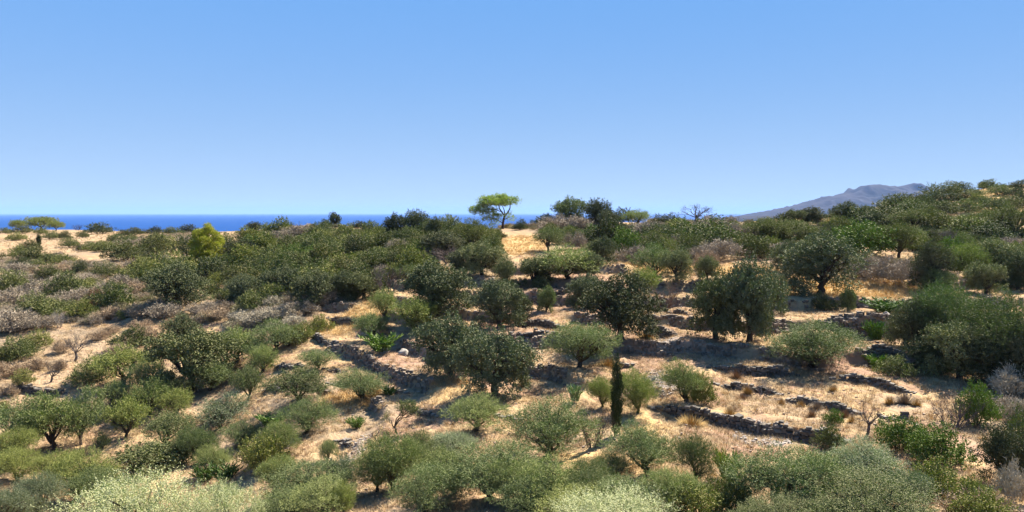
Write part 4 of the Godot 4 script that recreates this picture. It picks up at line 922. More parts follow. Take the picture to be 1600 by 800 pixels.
func height(x: float, z: float) -> float:
	var y := lay(x, z)
	var p := Vector2(x, z)
	for w in wall_lines:
		if not w[0].has_point(p):
			continue
		var best := 1e9
		var side := 1.0
		var at := 0.0
		var run := 0.0
		for k in w[1].size() - 1:
			var q: Vector2 = w[1][k]
			var r: Vector2 = w[1][k + 1]
			var e := r - q
			var s := clampf((p - q).dot(e) / e.length_squared(), 0.0, 1.0)
			var gap := p.distance_to(q + e * s)
			if gap < best:
				best = gap
				side = 1.0 if e.cross(p - q) * signf(e.x) < 0 else -1.0
				at = run + s * e.length()
			run += e.length()
		var fade := smoothstep(0.0, minf(2.6, w[3] * 0.3), minf(at, w[3] - at))
		y += side * 0.5 * w[2] * fade * exp(-best / 2.6)
	var bank := terrace(x, z)
	if bank.y > 0.0:
		y += bank.y * 1.08 * (smoothstep(0.89, 1.0, bank.x) - bank.x + 0.45)
	var close := clampf(1.6 - d_of(z) / 200.0, 0.5, 1.0)
	return y + (relief.get_noise_2d(x, z) * 0.3 + fine.get_noise_2d(x, z) * 0.1) * close


func terrace(x: float, z: float) -> Vector2:
	# how far up its terrace a point lies (the bank is the last tenth) and how marked the terraces are there
	var mask := smoothstep(45.0, 64.0, -z) * (1.0 - smoothstep(100.0, 125.0, -z)) * smoothstep(-0.33, -0.22, x / maxf(-z, 1.0)) * smoothstep(-0.62, -0.34, blotch.get_noise_2d(x * 0.6 + 300, z * 0.9))
	if mask > 0.0:
		mask *= 1.0 - smoothstep(0.0, 0.3, inside(x, z, "gold"))
	if mask <= 0.0:
		return Vector2.ZERO
	var step: float = (lay(x, z) + relief.get_noise_2d(x * 0.35, z * 0.35 + 200) * 0.24) / 1.12
	return Vector2(step - floorf(step), mask)


func d_of(z: float) -> float:
	return -z


func soil(x: float, z: float) -> Color:
	var a := blotch.get_noise_2d(x, z) * 0.5 + 0.5
	var b := relief.get_noise_2d(x * 2.3 + 70, z * 2.3) * 0.5 + 0.5
	var c := fine.get_noise_2d(x * 0.8, z * 0.8 + 40) * 0.5 + 0.5
	var col := Color(0.345, 0.252, 0.148).lerp(Color(0.45, 0.332, 0.187), smoothstep(0.35, 0.7, a))
	col = col.lerp(Color(0.32, 0.20, 0.14), smoothstep(0.45, 0.75, b) * 0.8)
	col = col.lerp(Color(0.27, 0.215, 0.155), smoothstep(0.52, 0.72, blotch.get_noise_2d(x * 0.45 - 200, z * 0.6) * 0.5 + 0.5) * 0.7)
	for p in PATCHES:
		var q := Vector2((x - p[1]) / p[3], (z - p[2]) / p[4])
		if absf(q.x) > 1.3 or absf(q.y) > 1.3:
			continue
		var k := 1.0 - smoothstep(0.5, 1.15, q.length() + (a - 0.5) * 0.8 + (c - 0.5) * 0.5)
		var to: Color = TINTS[p[0]]
		col = col.lerp(to, k * 0.85)
	return col * lerpf(0.82, 1.15, c)


const TINTS := {"gold": Color(0.58, 0.42, 0.20), "pale": Color(0.41, 0.305, 0.20), "pink": Color(0.36, 0.235, 0.17), "grey": Color(0.31, 0.245, 0.18), "green": Color(0.27, 0.215, 0.15), "scree": Color(0.36, 0.33, 0.31)}


func terrain() -> void:
	var ds := [3.0]
	while ds[-1] < 1900.0:
		var d: float = ds[-1]
		ds.append(d + (1.5 if d < 24.0 else 0.24 if d < 105.0 else d * 0.011 if d < 420.0 else d * 0.05))
	var nt := 400
	var v := PackedVector3Array()
	var c := PackedColorArray()
	var idx := PackedInt32Array()
	for d in ds:
		for k in nt + 1:
			var x: float = d * (-1.02 + 2.04 * k / nt)
			v.append(Vector3(x, height(x, -d), -d))
			c.append(soil(x, -d))
	for j in ds.size() - 1:
		for k in nt:
			var p := j * (nt + 1) + k
			idx.append_array(PackedInt32Array([p, p + nt + 1, p + 1, p + 1, p + nt + 1, p + nt + 2]))
	var a := []
	a.resize(Mesh.ARRAY_MAX)
	a[Mesh.ARRAY_VERTEX] = v
	a[Mesh.ARRAY_COLOR] = c
	a[Mesh.ARRAY_INDEX] = idx
	var st := SurfaceTool.new()
	st.create_from_arrays(a)
	st.generate_normals()
	var m := matter(Color.WHITE, 0.95, Color.BLACK, 0.15, 0.79)
	var n := FastNoiseLite.new()
	n.seed = 5
	n.frequency = 0.02
	n.fractal_octaves = 5
	var tex := NoiseTexture2D.new()
	tex.width = 1024
	tex.height = 1024
	tex.seamless = true
	tex.noise = n
	var ramp := Gradient.new()
	ramp.set_color(0, Color(0.88, 0.86, 0.85))
	ramp.set_color(1, Color(1, 1, 1))
	tex.color_ramp = ramp
	m.albedo_texture = tex
	m.uv1_triplanar = true
	m.uv1_world_triplanar = true
	m.uv1_scale = Vector3.ONE * 0.13
	var bump := NoiseTexture2D.new()
	bump.width = 1024
	bump.height = 1024
	bump.seamless = true
	bump.as_normal_map = true
	bump.bump_strength = 10.0
	bump.noise = n
	m.normal_enabled = true
	m.normal_texture = bump
	m.normal_scale = 1.0
	st.set_material(m)
	tag(put("ground", st.commit()), "dry tan terraced hillside of soil and straw", "ground", "", "structure")


func sea() -> void:
	var plane := PlaneMesh.new()
	plane.size = Vector2(160000, 78000)
	var m := StandardMaterial3D.new()
	m.albedo_color = lin(0.0028, 0.037, 0.158)
	m.roughness = 0.55
	m.metallic_specular = 0.12
	var swell := FastNoiseLite.new()
	swell.seed = 21
	swell.frequency = 0.012
	swell.fractal_octaves = 4
	var streaks := NoiseTexture2D.new()
	streaks.width = 512
	streaks.height = 512
	streaks.seamless = true
	streaks.noise = swell
	var ramp := Gradient.new()
	ramp.set_color(0, Color(0.86, 0.89, 0.92))
	ramp.set_color(1, Color(1, 1, 1))
	streaks.color_ramp = ramp
	m.albedo_texture = streaks
	m.uv1_scale = Vector3(14, 30, 1)
	plane.material = m
	var o := put("sea", plane)
	o.position = Vector3(0, SEA_LEVEL, -39300)
	tag(o, "deep blue sea reaching the horizon", "sea", "", "structure")


func massif(called: String, label: String, ridge: Array, near_z: float, far_z: float, crest: float, rough: float, seed_: int) -> void:
	# a range of hills: ridge holds x against height above the sea; it falls to the sea in front and behind
	var n := FastNoiseLite.new()
	n.seed = seed_
	n.frequency = 0.0016
	n.fractal_type = FastNoiseLite.FRACTAL_RIDGED
	n.fractal_octaves = 5
	var v := PackedVector3Array()
	var c := PackedColorArray()
	var idx := PackedInt32Array()
	var nx := 240
	var nz := 60
	for j in nz + 1:
		for k in nx + 1:
			var x: float = lerpf(ridge[0].x, ridge[-1].x, float(k) / nx)
			var s := float(j) / nz
			var z := lerpf(near_z, far_z, s)
			var top := along_line(ridge, x)
			var rise := pow(clampf(s / crest, 0.0, 1.0), 1.25) if s < crest else pow(clampf((1 - s) / (1 - crest), 0.0, 1.0), 1.1)
			var w := n.get_noise_2d(x, z * 0.8)
			var keep := 1.0 - smoothstep(0.86, 1.0, rise) * 0.75
			var y := top * rise * (1.0 + w * rough * keep) - 12.0 * (1.0 - rise)
			v.append(Vector3(x, SEA_LEVEL + y, z))
			var rock := smoothstep(0.55, 0.9, rise + w * 0.3)
			var col := Color(0.016, 0.019, 0.022).lerp(Color(0.055, 0.052, 0.06), rock)
			c.append(col * (0.9 + 0.3 * w))
	for j in nz:
		for k in nx:
			var p := j * (nx + 1) + k
			idx.append_array(PackedInt32Array([p, p + nx + 1, p + 1, p + 1, p + nx + 1, p + nx + 2]))
	var a := []
	a.resize(Mesh.ARRAY_MAX)
	a[Mesh.ARRAY_VERTEX] = v
	a[Mesh.ARRAY_COLOR] = c
	a[Mesh.ARRAY_INDEX] = idx
	var st := SurfaceTool.new()
	st.create_from_arrays(a)
	st.generate_normals()
	st.set_material(matter(Color.WHITE, 1.0, Color.BLACK, 0.1))
	tag(put(called, st.commit()), label, "mountain", "", "structure")


# ---------------------------------------------------------------- plants
func ball(rng: RandomNumberGenerator) -> Vector3:
	var y := rng.randf_range(-1, 1)
	var t := rng.randf() * TAU
	var r := sqrt(1 - y * y)
	return Vector3(r * cos(t), y, r * sin(t))


func foliage(b: Cloth, rng: RandomNumberGenerator, lobes: Array, s: Dictionary) -> void:
	# sprays of leaves over the lobes of a crown, denser outside; noise leaves gaps between the clumps
	var total := 0.0
	for l in lobes:
		total += l[1].x * l[1].z
	for l in lobes:
		var count := int(s.sprays * l[1].x * l[1].z / total)
		var own := rng.randf_range(-1, 1)
		for k in count:
			var d := ball(rng)
			if d.y < s.get("low", -0.5):
				d.y = -d.y
			var r := rng.randf_range(0.8, 1.05) if rng.randf() > s.get("inner", 0.25) else rng.randf_range(0.25, 0.8)
			var p: Vector3 = l[0] + d * l[1] * r
			var w := gaps.get_noise_3dv(p * s.get("grain", 1.0) + Vector3(rng.seed % 97, 0, 0))
			if w < s.get("gap", -0.3):
				continue
			p += d * w * s.get("lump", 0.25)
			if p.y < 0.03:
				p.y = 0.03 + rng.randf() * 0.1
			var axis: Vector3 = (d * s.get("out", 0.8) + Vector3.UP * s.get("up", 0.5) + ball(rng) * s.get("wild", 0.6)).normalized()
			var shoot := 2.1 if rng.randf() < s.get("ragged", 0.1) else 1.0
			var tone: float = rng.randf_range(-1, 1) * 0.5 + own * 0.3 + w * 0.35
			for j in s.leaves:
				var q: Vector3 = p + axis * (s.spray * shoot * (float(j) / s.leaves - 0.3)) + ball(rng) * s.get("loose", 0.02)
				var dir: Vector3 = (axis * s.get("keep", 0.7) + ball(rng)).normalized()
				var side := dir.cross(ball(rng)).normalized()
				var t := tone + rng.randf_range(-0.5, 0.5)
				var f := maxf(0.35, 1.0 + 0.42 * t)
				b.leaf(q, dir, side, s.leaf * rng.randf_range(0.7, 1.25), s.width * rng.randf_range(0.8, 1.2), Color(f * (1 + 0.1 * t), f, f * (1 - 0.15 * t)))


func bend(rng: RandomNumberGenerator, from: Vector3, to: Vector3, r0: float, r1: float, b: Cloth, sides: int, col: Color, wander := 0.12, parts := 4) -> void:
	var pts := []
	var rad := []
	var l := from.distance_to(to)
	for k in parts + 1:
		var s := float(k) / parts
		pts.append(from.lerp(to, s) + (ball(rng) * l * wander if k > 0 and k < parts else Vector3.ZERO) + Vector3.UP * l * 0.08 * sin(s * PI))
		rad.append(lerpf(r0, r1, s))
	b.tube(pts, rad, sides, col)


const BARK := Color(1, 1, 1)


func tree(called: String, rng: RandomNumberGenerator, trunk_lobes: Array, crown_lobes: Array, style: Dictionary, bark: Material, leaf: Material, fork: Vector3, thick: float) -> Node3D:
	var root := Node3D.new()
	root.name = called
	var t := Cloth.new()
	var stems: int = style.get("stems", 1)
	for k in stems:
		var foot := Vector3(rng.randf_range(-1, 1), 0, rng.randf_range(-1, 1)) * (thick * 1.8 if stems > 1 else 0.0) + Vector3.DOWN * 0.35
		bend(rng, foot, fork + ball(rng) * thick * (1.5 if stems > 1 else 0.2), thick * 1.25, thick * 0.8, t, 7, BARK, 0.07)
	for l in trunk_lobes:
		bend(rng, fork - Vector3.UP * 0.1, l[0] + Vector3.UP * l[1].y * 0.3, thick * 0.62, thick * 0.15, t, 5, BARK)
		for k in 3:
			bend(rng, fork.lerp(l[0], 0.55), l[0] + ball(rng) * l[1] * 0.75, thick * 0.28, thick * 0.06, t, 4, BARK)
	put("trunk", t.made(bark), root)
	var c := Cloth.new()
	foliage(c, rng, crown_lobes, style)
	put("crown", c.made(leaf), root)
	return root


func round_lobes(rng: RandomNumberGenerator, w: float, h: float, low: float, n: int, size: float) -> Array:
	# many unequal clumps over an uneven dome, some of them poking out of it
	var out := []
	var tilt := Vector2(rng.randf_range(-0.12, 0.12), rng.randf_range(-0.12, 0.12)) * w
	for k in n:
		var t := k * 2.4 + rng.randf_range(-0.5, 0.5)
		var f := sqrt((k + 0.5) / n)
		var r := w * 0.5 * f * rng.randf_range(0.72, 0.98)
		var s := w * size * rng.randf_range(0.7, 1.35)
		r = maxf(0.0, minf(r, w * 0.56 - s))
		var dome := sqrt(maxf(0.0, 1.0 - pow(r / (w * 0.5), 2.0)))
		var y := low + (h - low) * (0.12 + 0.76 * dome * rng.randf_range(0.72, 1.06))
		var sy := minf(s * rng.randf_range(0.65, 0.95), (h - low) * 0.36)
		y = clampf(y, low + sy * 0.6, h - sy * 0.6)
		out.append([Vector3(cos(t) * r + tilt.x * y / h, y, sin(t) * r + tilt.y * y / h), Vector3(s, sy, s)])
	for k in n / 3:
		# under-storey of the crown, so that light does not fall straight through it
		var t := rng.randf() * TAU
		var r := w * rng.randf_range(0.12, 0.3)
		var s := w * size * 1.1
		out.append([Vector3(cos(t) * r, low + (h - low) * rng.randf_range(0.25, 0.5), sin(t) * r), Vector3(s, minf(s * 0.8, (h - low) * 0.3), s)])
	for k in out.size():
		var j := rng.randi() % out.size()
		var keep: Array = out[k]
		out[k] = out[j]
		out[j] = keep
	return out


func olive(k: int, near: bool) -> Node3D:
	var rng := RandomNumberGenerator.new()
	rng.seed = 100 + k * 7 + (50 if near else 0)
	var w := 5.0
	var h := 4.0
	var low: float = ([0.3, 0.1, 0.45, 0.2][k] if near else [0.5, 0.3, 0.75, 0.1, 0.4, 0.2, 0.6][k])
	var lobes := round_lobes(rng, w, h, low, [15, 11, 18, 13, 16, 9, 20][k % 7], [0.15, 0.18, 0.14, 0.17, 0.15, 0.19, 0.13][k % 7])
	var st := {"sprays": 6400 if near else 3000, "leaves": 10 if near else 8, "leaf": 0.1 if near else 0.15, "width": 0.032 if near else 0.05, "spray": 0.42, "up": 0.55, "wild": 0.55, "ragged": 0.16, "gap": -0.12, "grain": 1.1, "lump": 0.85, "inner": 0.25, "keep": 0.85, "low": -0.92, "stems": 1 if k % 3 else 2}
	return tree("olive_tree", rng, lobes.slice(0, 8), lobes, st, mats.bark, mats.ol_g, Vector3(rng.randf_range(-0.3, 0.3), 0.45 + low * 0.4, rng.randf_range(-0.3, 0.3)), 0.17)


func silver_olive(k: int) -> Node3D:
	var rng := RandomNumberGenerator.new()
	rng.seed = 230 + k * 7
	var lobes := round_lobes(rng, 5.0, 4.0, 0.3, 24, 0.13)
	var st := {"sprays": 6200, "leaves": 13, "leaf": 0.085, "width": 0.026, "spray": 0.5, "ragged": 0.3, "up": 0.7, "wild": 0.5, "gap": 0.0, "grain": 1.2, "lump": 1.0, "inner": 0.3, "keep": 1.0, "low": -0.7}
	return tree("olive_tree", rng, lobes.slice(0, 8), lobes, st, mats.bark, mats.ol_p, Vector3(0, 0.6, 0), 0.18)


func oak(k: int) -> Node3D:
	var rng := RandomNumberGenerator.new()
	rng.seed = 300 + k * 11
	var w := 6.0
	var h := 5.4
	var lobes := round_lobes(rng, w, h, 0.2, [16, 12, 20, 14, 18, 11][k % 6], [0.16, 0.19, 0.14, 0.175, 0.15, 0.2][k % 6])
	for n in 5:
		var t := rng.randf() * TAU
		var q := rng.randf_range(0.6, 1.0)
		lobes.append([Vector3(cos(t) * 2.2, rng.randf_range(0.5, 1.3), sin(t) * 2.2), Vector3(q, q * 0.8, q)])
	# coarse rosettes of broad leaves
	var st := {"sprays": 2900, "leaves": 12, "leaf": 0.16, "width": 0.085, "spray": 0.2, "loose": 0.13, "up": 0.3, "wild": 0.5, "gap": -0.2, "grain": 1.6, "lump": 0.8, "inner": 0.3, "keep": 0.5, "low": -0.92}
	return tree("oak_tree", rng, lobes.slice(0, 9), lobes, st, mats.bark, mats.ok_d, Vector3(rng.randf_range(-0.4, 0.4), 1.1, rng.randf_range(-0.4, 0.4)), 0.26)


func bush(k: int) -> Node3D:
	var rng := RandomNumberGenerator.new()
	rng.seed = 500 + k * 13
	var w := 3.0
	var h := 2.0
	var lobes := []
	for n in 6 + k % 3:
		var t := TAU * n / (6 + k % 3) + rng.randf_range(-0.5, 0.5)
		var s := rng.randf_range(0.5, 0.85)
		lobes.append([Vector3(cos(t) * (1.5 - s * 0.9), s * rng.randf_range(0.3, 0.7), sin(t) * (1.5 - s * 0.9)), Vector3(s, s * rng.randf_range(0.8, 1.15), s)])
	for n in 2:
		lobes.append([Vector3(rng.randf_range(-0.5, 0.5), 1.05, rng.randf_range(-0.5, 0.5)), Vector3(0.8, 0.85, 0.8)])
	var st := {"sprays": 1250, "leaves": 8, "leaf": 0.11, "width": 0.06, "spray": 0.24, "up": 0.75, "wild": 0.5, "ragged": 0.14, "gap": -0.22, "grain": 1.5, "lump": 0.7, "inner": 0.2, "keep": 0.8, "low": -0.15, "loose": 0.05}
	var root := Node3D.new()
	root.name = "maquis_bush"
	var c := Cloth.new()
	foliage(c, rng, lobes, st)
	put("foliage", c.made(mats.bu_d), root)
	var t := Cloth.new()
	for l in lobes:
		bend(rng, Vector3(rng.randf_range(-0.2, 0.2), -0.2, rng.randf_range(-0.2, 0.2)), l[0], 0.05, 0.015, t, 4, BARK)
	put("stems", t.made(mats.bark), root)
	return root


func cushion(k: int) -> Node3D:
	var rng := RandomNumberGenerator.new()
	rng.seed = 700 + k * 17
	var lobes := []
	for n in 7:
		var t := rng.randf() * TAU
		var s := rng.randf_range(0.4, 0.65)
		var r := rng.randf_range(0.1, 0.95)
		lobes.append([Vector3(cos(t) * r, rng.randf_range(0.1, 0.4), sin(t) * r), Vector3(s, s * rng.randf_range(0.8, 1.1), s)])
	var st := {"sprays": 900, "leaves": 7, "leaf": 0.17, "width": 0.024, "spray": 0.2, "up": 0.6, "wild": 0.5, "gap": -0.35, "grain": 2.0, "lump": 0.4, "inner": 0.3, "keep": 0.9, "low": -0.1, "loose": 0.06}
	var root := Node3D.new()
	root.name = "cushion_shrub"
	var c := Cloth.new()
	foliage(c, rng, lobes, st)
	put("foliage", c.made(mats.sc_p), root)
	return root


func twig(b: Cloth, rng: RandomNumberGenerator, from: Vector3, dir: Vector3, l: float, r: float, depth: int) -> void:
	var to := from + dir * l
	var mid := from.lerp(to, 0.5) + ball(rng) * l * 0.1
	b.tube([from, mid, to], [r, r * 0.8, r * 0.55], 5 if depth > 2 else 3, Color.WHITE * rng.randf_range(0.8, 1.15))
	if depth == 0:
		return
	for k in 3 if depth > 1 else 4:
		var d := (dir + ball(rng) * 0.75 + Vector3.UP * 0.12).normalized()
		twig(b, rng, mid.lerp(to, rng.randf_range(0.1, 1.0)), d, l * rng.randf_range(0.5, 0.8), r * 0.5, depth - 1)


func bare(k: int) -> Node3D:
	var rng := RandomNumberGenerator.new()
	rng.seed = 900 + k * 19
	var root := Node3D.new()
	root.name = "bare_shrub"
	var b := Cloth.new()
	for n in 10:
		var t := TAU * n / 10.0 + rng.randf()
		var d := Vector3(cos(t) * 0.75, rng.randf_range(0.5, 1.2), sin(t) * 0.75).normalized()
		twig(b, rng, Vector3(cos(t), -0.6, sin(t)) * 0.12, d, 0.62, 0.03, 4)
	put("twigs", b.made(mats.bare_p), root)
	return root


func deadtree(k: int) -> Node3D:
	var rng := RandomNumberGenerator.new()
	rng.seed = 1100 + k * 23
	var root := Node3D.new()
	root.name = "dead_tree"
	var t := Cloth.new()
	var fork := Vector3(0.1, 1.1, 0)
	bend(rng, Vector3(0, -0.3, 0), fork, 0.2, 0.14, t, 7, BARK, 0.08)
	put("trunk", t.made(mats.deadbark), root)
	var b := Cloth.new()
	for n in 7:
		var a := TAU * n / 7.0 + rng.randf_range(-0.3, 0.3)
		twig(b, rng, fork - Vector3.UP * rng.randf_range(0.05, 0.35), Vector3(cos(a) * 0.9, rng.randf_range(0.4, 1.1), sin(a) * 0.9).normalized(), 0.95, 0.065, 5 if n % 2 else 4)
	put("branches", b.made(mats.deadbark), root)
	return root


func frond(k: int) -> Node3D:
	var rng := RandomNumberGenerator.new()
	rng.seed = 1300 + k * 29
	var root := Node3D.new()
	root.name = "spiky_shrub"
	var b := Cloth.new()
	for n in 46:
		var t := rng.randf() * TAU
		var out := rng.randf_range(0.25, 0.75)
		var foot := Vector3(cos(t), 0, sin(t)) * rng.randf() * 0.25
		var tip := Vector3(cos(t) * out, rng.randf_range(0.5, 1.0), sin(t) * out)
		var tone := rng.randf_range(0.7, 1.25)
		for j in 9:
			var s := (j + 1) / 9.0
			var p := foot.lerp(tip, s) + Vector3.UP * sin(s * PI) * 0.12
			for side in [-1, 1]:
				var dir: Vector3 = (tip - foot).normalized() * 0.8 + Vector3(-sin(t), 0, cos(t)) * side * 0.7 + ball(rng) * 0.25
				b.leaf(p, dir.normalized(), dir.cross(ball(rng)).normalized(), 0.24, 0.055, Color(tone, tone, tone * 0.9))
	put("fronds", b.made(mats.frond_d), root)
	return root


func tussock(k: int) -> Node3D:
	var rng := RandomNumberGenerator.new()
	rng.seed = 1500 + k * 31
	var root := Node3D.new()
	root.name = "grass_tussock"
	var b := Cloth.new()
	for n in 420:
		var d := ball(rng)
		d.y = absf(d.y) * 1.1 + 0.12
		var foot := Vector3(d.x, 0, d.z) * 0.2
		b.blade(foot, foot + d * rng.randf_range(0.28, 0.48), Vector3(-d.z, 0, d.x).normalized(), 0.03, Color.WHITE * rng.randf_range(0.7, 1.2))
	put("blades", b.made(mats.tus_y), root)
	return root


func boulder(k: int) -> Node3D:
	var rng := RandomNumberGenerator.new()
	rng.seed = 1700 + k * 37
	var root := Node3D.new()
	root.name = "boulder"
	var st := SurfaceTool.new()
	var lump := SphereMesh.new()
	lump.radial_segments = 14
	lump.rings = 8
	var a := lump.get_mesh_arrays()
	var v: PackedVector3Array = a[Mesh.ARRAY_VERTEX]
	var c := PackedColorArray()
	for n in v.size():
		var p := v[n]
		var w := gaps.get_noise_3dv(p * 1.6 + Vector3(k * 9, 0, 0))
		p = p * (1.0 + w * 0.7)
		p = p.snapped(Vector3.ONE * 0.11).lerp(p, 0.4)
		v[n] = p + Vector3(0, 0.3, 0)
		c.append(Color(0.44, 0.40, 0.36) * (0.9 + 0.5 * w))
	a[Mesh.ARRAY_VERTEX] = v
	a[Mesh.ARRAY_COLOR] = c
	a[Mesh.ARRAY_TEX_UV] = null
	a[Mesh.ARRAY_TANGENT] = null
	st.create_from_arrays(a)
	st.generate_normals()
	st.set_material(mats.stone)
	put("stone", st.commit(), root)
	return root


func needles() -> Dictionary:
	return {"sprays": 4600, "leaves": 11, "leaf": 0.3, "width": 0.05, "spray": 0.3, "up": 0.7, "wild": 0.6, "gap": -0.34, "grain": 0.9, "lump": 0.5, "inner": 0.25, "keep": 0.5, "low": -0.7, "loose": 0.08}


func lone_pine() -> Node3D:
	# drawn after the tree on the ridge: 66 units wide and 51 high, scaled when it is planted
	var rng := RandomNumberGenerator.new()
	rng.seed = 41
	var root := Node3D.new()
	root.name = "umbrella_pine"
	var u := 0.15
	var lobes := []
	for a in [[-14, 41, 9, 6, -3], [-5, 43, 10, 6.5, 4], [3, 45, 9, 6, -4], [12, 44, 10, 6, 3], [22, 42, 9, 5.5, -1], [28, 43, 4.5, 4.5, 2], [0, 41, 13, 4, 9], [6, 42, 12, 4, -10], [-17, 38, 6, 5, 5], [-26, 31, 8, 4.5, 1], [-17, 31, 9, 5, -4], [-9, 29, 8, 5.5, 4], [-2, 26, 7, 5.5, 0], [-12, 26, 6, 4, 5], [4, 17, 6, 5, 4], [0, 11, 6, 4.5, -3], [-4, 8, 4, 3, 2], [20, 20, 5, 5.5, 1], [24, 15, 4, 3.5, -2], [16, 24, 3.5, 4, 3], [-10, 17, 6, 3.5, -5], [-20, 27, 8, 4, 3], [2, 22, 6, 5, -3], [10, 47, 8, 4.5, 2], [-8, 46, 7, 4, -2], [21, 46, 5, 4, 1]]:
		lobes.append([Vector3(a[0], a[1], a[4]) * u, Vector3(a[2], a[3] * 1.25, a[2]) * u])
	var t := Cloth.new()
	var way := func(p: Array, r: Array) -> void:
		var pts := []
		var rad := []
		for k in p.size():
			pts.append(Vector3(p[k][0], p[k][1], p[k][2]) * u)
			rad.append(r[k] * u)
		t.tube(pts, rad, 7, BARK)
	way.call([[10.5, -3, 0], [10.6, 5, 0], [10.8, 9, 0], [12, 17, 0], [13.2, 22, 0]], [2.0, 1.7, 1.5, 1.4, 1.2])
	way.call([[13, 21, 0], [17, 26, 1], [20, 33, 1], [20.5, 42, 0]], [1.0, 0.9, 0.75, 0.4])
	way.call([[13, 21, 0], [10, 26, -1], [6, 33, -1], [5, 42, -2]], [1.0, 0.9, 0.8, 0.4])
	way.call([[13.2, 22, 0], [12.5, 30, 2], [9, 40, 3]], [0.8, 0.6, 0.3])
	way.call([[8, 28, -1], [0, 31, 0], [-12, 31, 1], [-22, 31, 1]], [0.7, 0.6, 0.4, 0.2])
	way.call([[10, 10, 0], [4, 15, 1], [-6, 18, -2], [-14, 17, -4]], [0.6, 0.5, 0.35, 0.15])
	way.call([[12, 15, 0], [18, 19, 1], [23, 17, 0]], [0.6, 0.45, 0.2])
	for n in 5:
		twig(t, rng, Vector3(2, 16, 0) * u, Vector3(-1, rng.randf_range(-0.2, 0.4), rng.randf_range(-0.6, 0.6)).normalized(), 1.6, 0.05, 3)
	put("trunk", t.made(mats.pinebark), root)
	var c := Cloth.new()
	var st := needles()
	st.lump = 1.0
	st.gap = -0.2
	foliage(c, rng, lobes, st)
	put("crown", c.made(mats.pine_y), root)
	return root


func yellow_pine() -> Node3D:
	var rng := RandomNumberGenerator.new()
	rng.seed = 43
	var lobes := []
	var w := 6.0
	var h := 7.6
	for k in 19:
		var s := k / 18.0
		var y := h * lerpf(0.08, 0.86, s)
		var r := w * 0.5 * sqrt(maxf(0.05, 1.0 - pow((s - 0.3) / 0.78, 2))) - 0.7
		var t := k * 2.4
		var q := rng.randf_range(0.8, 1.25)
		lobes.append([Vector3(cos(t) * r, y, sin(t) * r), Vector3(q, q * 0.7, q)])
	lobes.append([Vector3(-0.3, h - 0.6, 0), Vector3(0.8, 0.7, 0.8)])
	lobes.append([Vector3(0, h * 0.4, 0), Vector3(1.1, 1.8, 1.1)])
	var st := needles()
	st.sprays = 4600
	st.lump = 0.3
	return tree("pine_tree", rng, lobes.slice(0, 4), lobes, st, mats.pinebark, mats.pine_g, Vector3(0, 1.2, 0), 0.22)


func far_pine(k: int) -> Node3D:
	var rng := RandomNumberGenerator.new()
	rng.seed = 47 + k
	var lobes := []
	for n in 9:
		var t := TAU * n / 9.0
		lobes.append([Vector3(cos(t) * 3.1, 2.9 + rng.randf_range(-0.5, 0.5), sin(t) * 3.1), Vector3(1.7, 1.35, 1.7)])
	lobes.append([Vector3(0.6, 3.7, 0), Vector3(2.2, 1.1, 2.2)])
	lobes.append([Vector3(-0.8, 3.4, 0.5), Vector3(2.2, 1.1, 2.2)])
	var st := needles()
	st.sprays = 1500
	st.leaf = 0.4
	st.width = 0.07
	st.lump = 0.9
	return tree("pine_tree", rng, lobes.slice(0, 6), lobes, st, mats.pinebark, mats.pine_f, Vector3(0, 1.3, 0), 0.25)


func cypress() -> Node3D:
	var rng := RandomNumberGenerator.new()
	rng.seed = 53
	var lobes := []
	for k in 26:
		var s := k / 25.0
		var r := 0.42 * pow(sin(PI * clampf(0.12 + s * 0.86, 0, 1)), 0.55)
		lobes.append([Vector3(rng.randf_range(-1, 1) * 0.05, lerpf(0.35, 5.6, s), rng.randf_range(-1, 1) * 0.05), Vector3(r, 0.42, r)])
	var st := {"sprays": 2600, "leaves": 7, "leaf": 0.11, "width": 0.035, "spray": 0.24, "up": 1.6, "out": 0.75, "wild": 0.5, "ragged": 0.12, "gap": -0.3, "grain": 2.2, "lump": 0.25, "inner": 0.25, "keep": 1.3, "low": -0.9}
	var root := tree("cypress_tree", rng, [], lobes, st, mats.bark, mats.cypress, Vector3(0, 5.0, 0), 0.1)
	return root


func leaning_olive() -> Node3D:
	var rng := RandomNumberGenerator.new()
	rng.seed = 59
	var lobes := [[Vector3(1.6, 3.2, 0), Vector3(1.0, 0.75, 1.0)], [Vector3(0.7, 3.3, 0.3), Vector3(0.8, 0.65, 0.8)], [Vector3(2.2, 2.7, -0.2), Vector3(0.7, 0.5, 0.7)], [Vector3(-1.5, 1.9, 0), Vector3(0.5, 0.5, 0.5)], [Vector3(1.2, 2.7, -0.5), Vector3(0.8, 0.6, 0.7)]]
	var st := {"sprays": 900, "leaves": 9, "leaf": 0.15, "width": 0.045, "spray": 0.4, "up": 0.5, "gap": -0.2, "grain": 1.4, "lump": 0.5}
	return tree("olive_tree", rng, lobes, lobes, st, mats.bark, mats.ol_g, Vector3(-0.5, 0.9, 0), 0.13)


var mats := {}


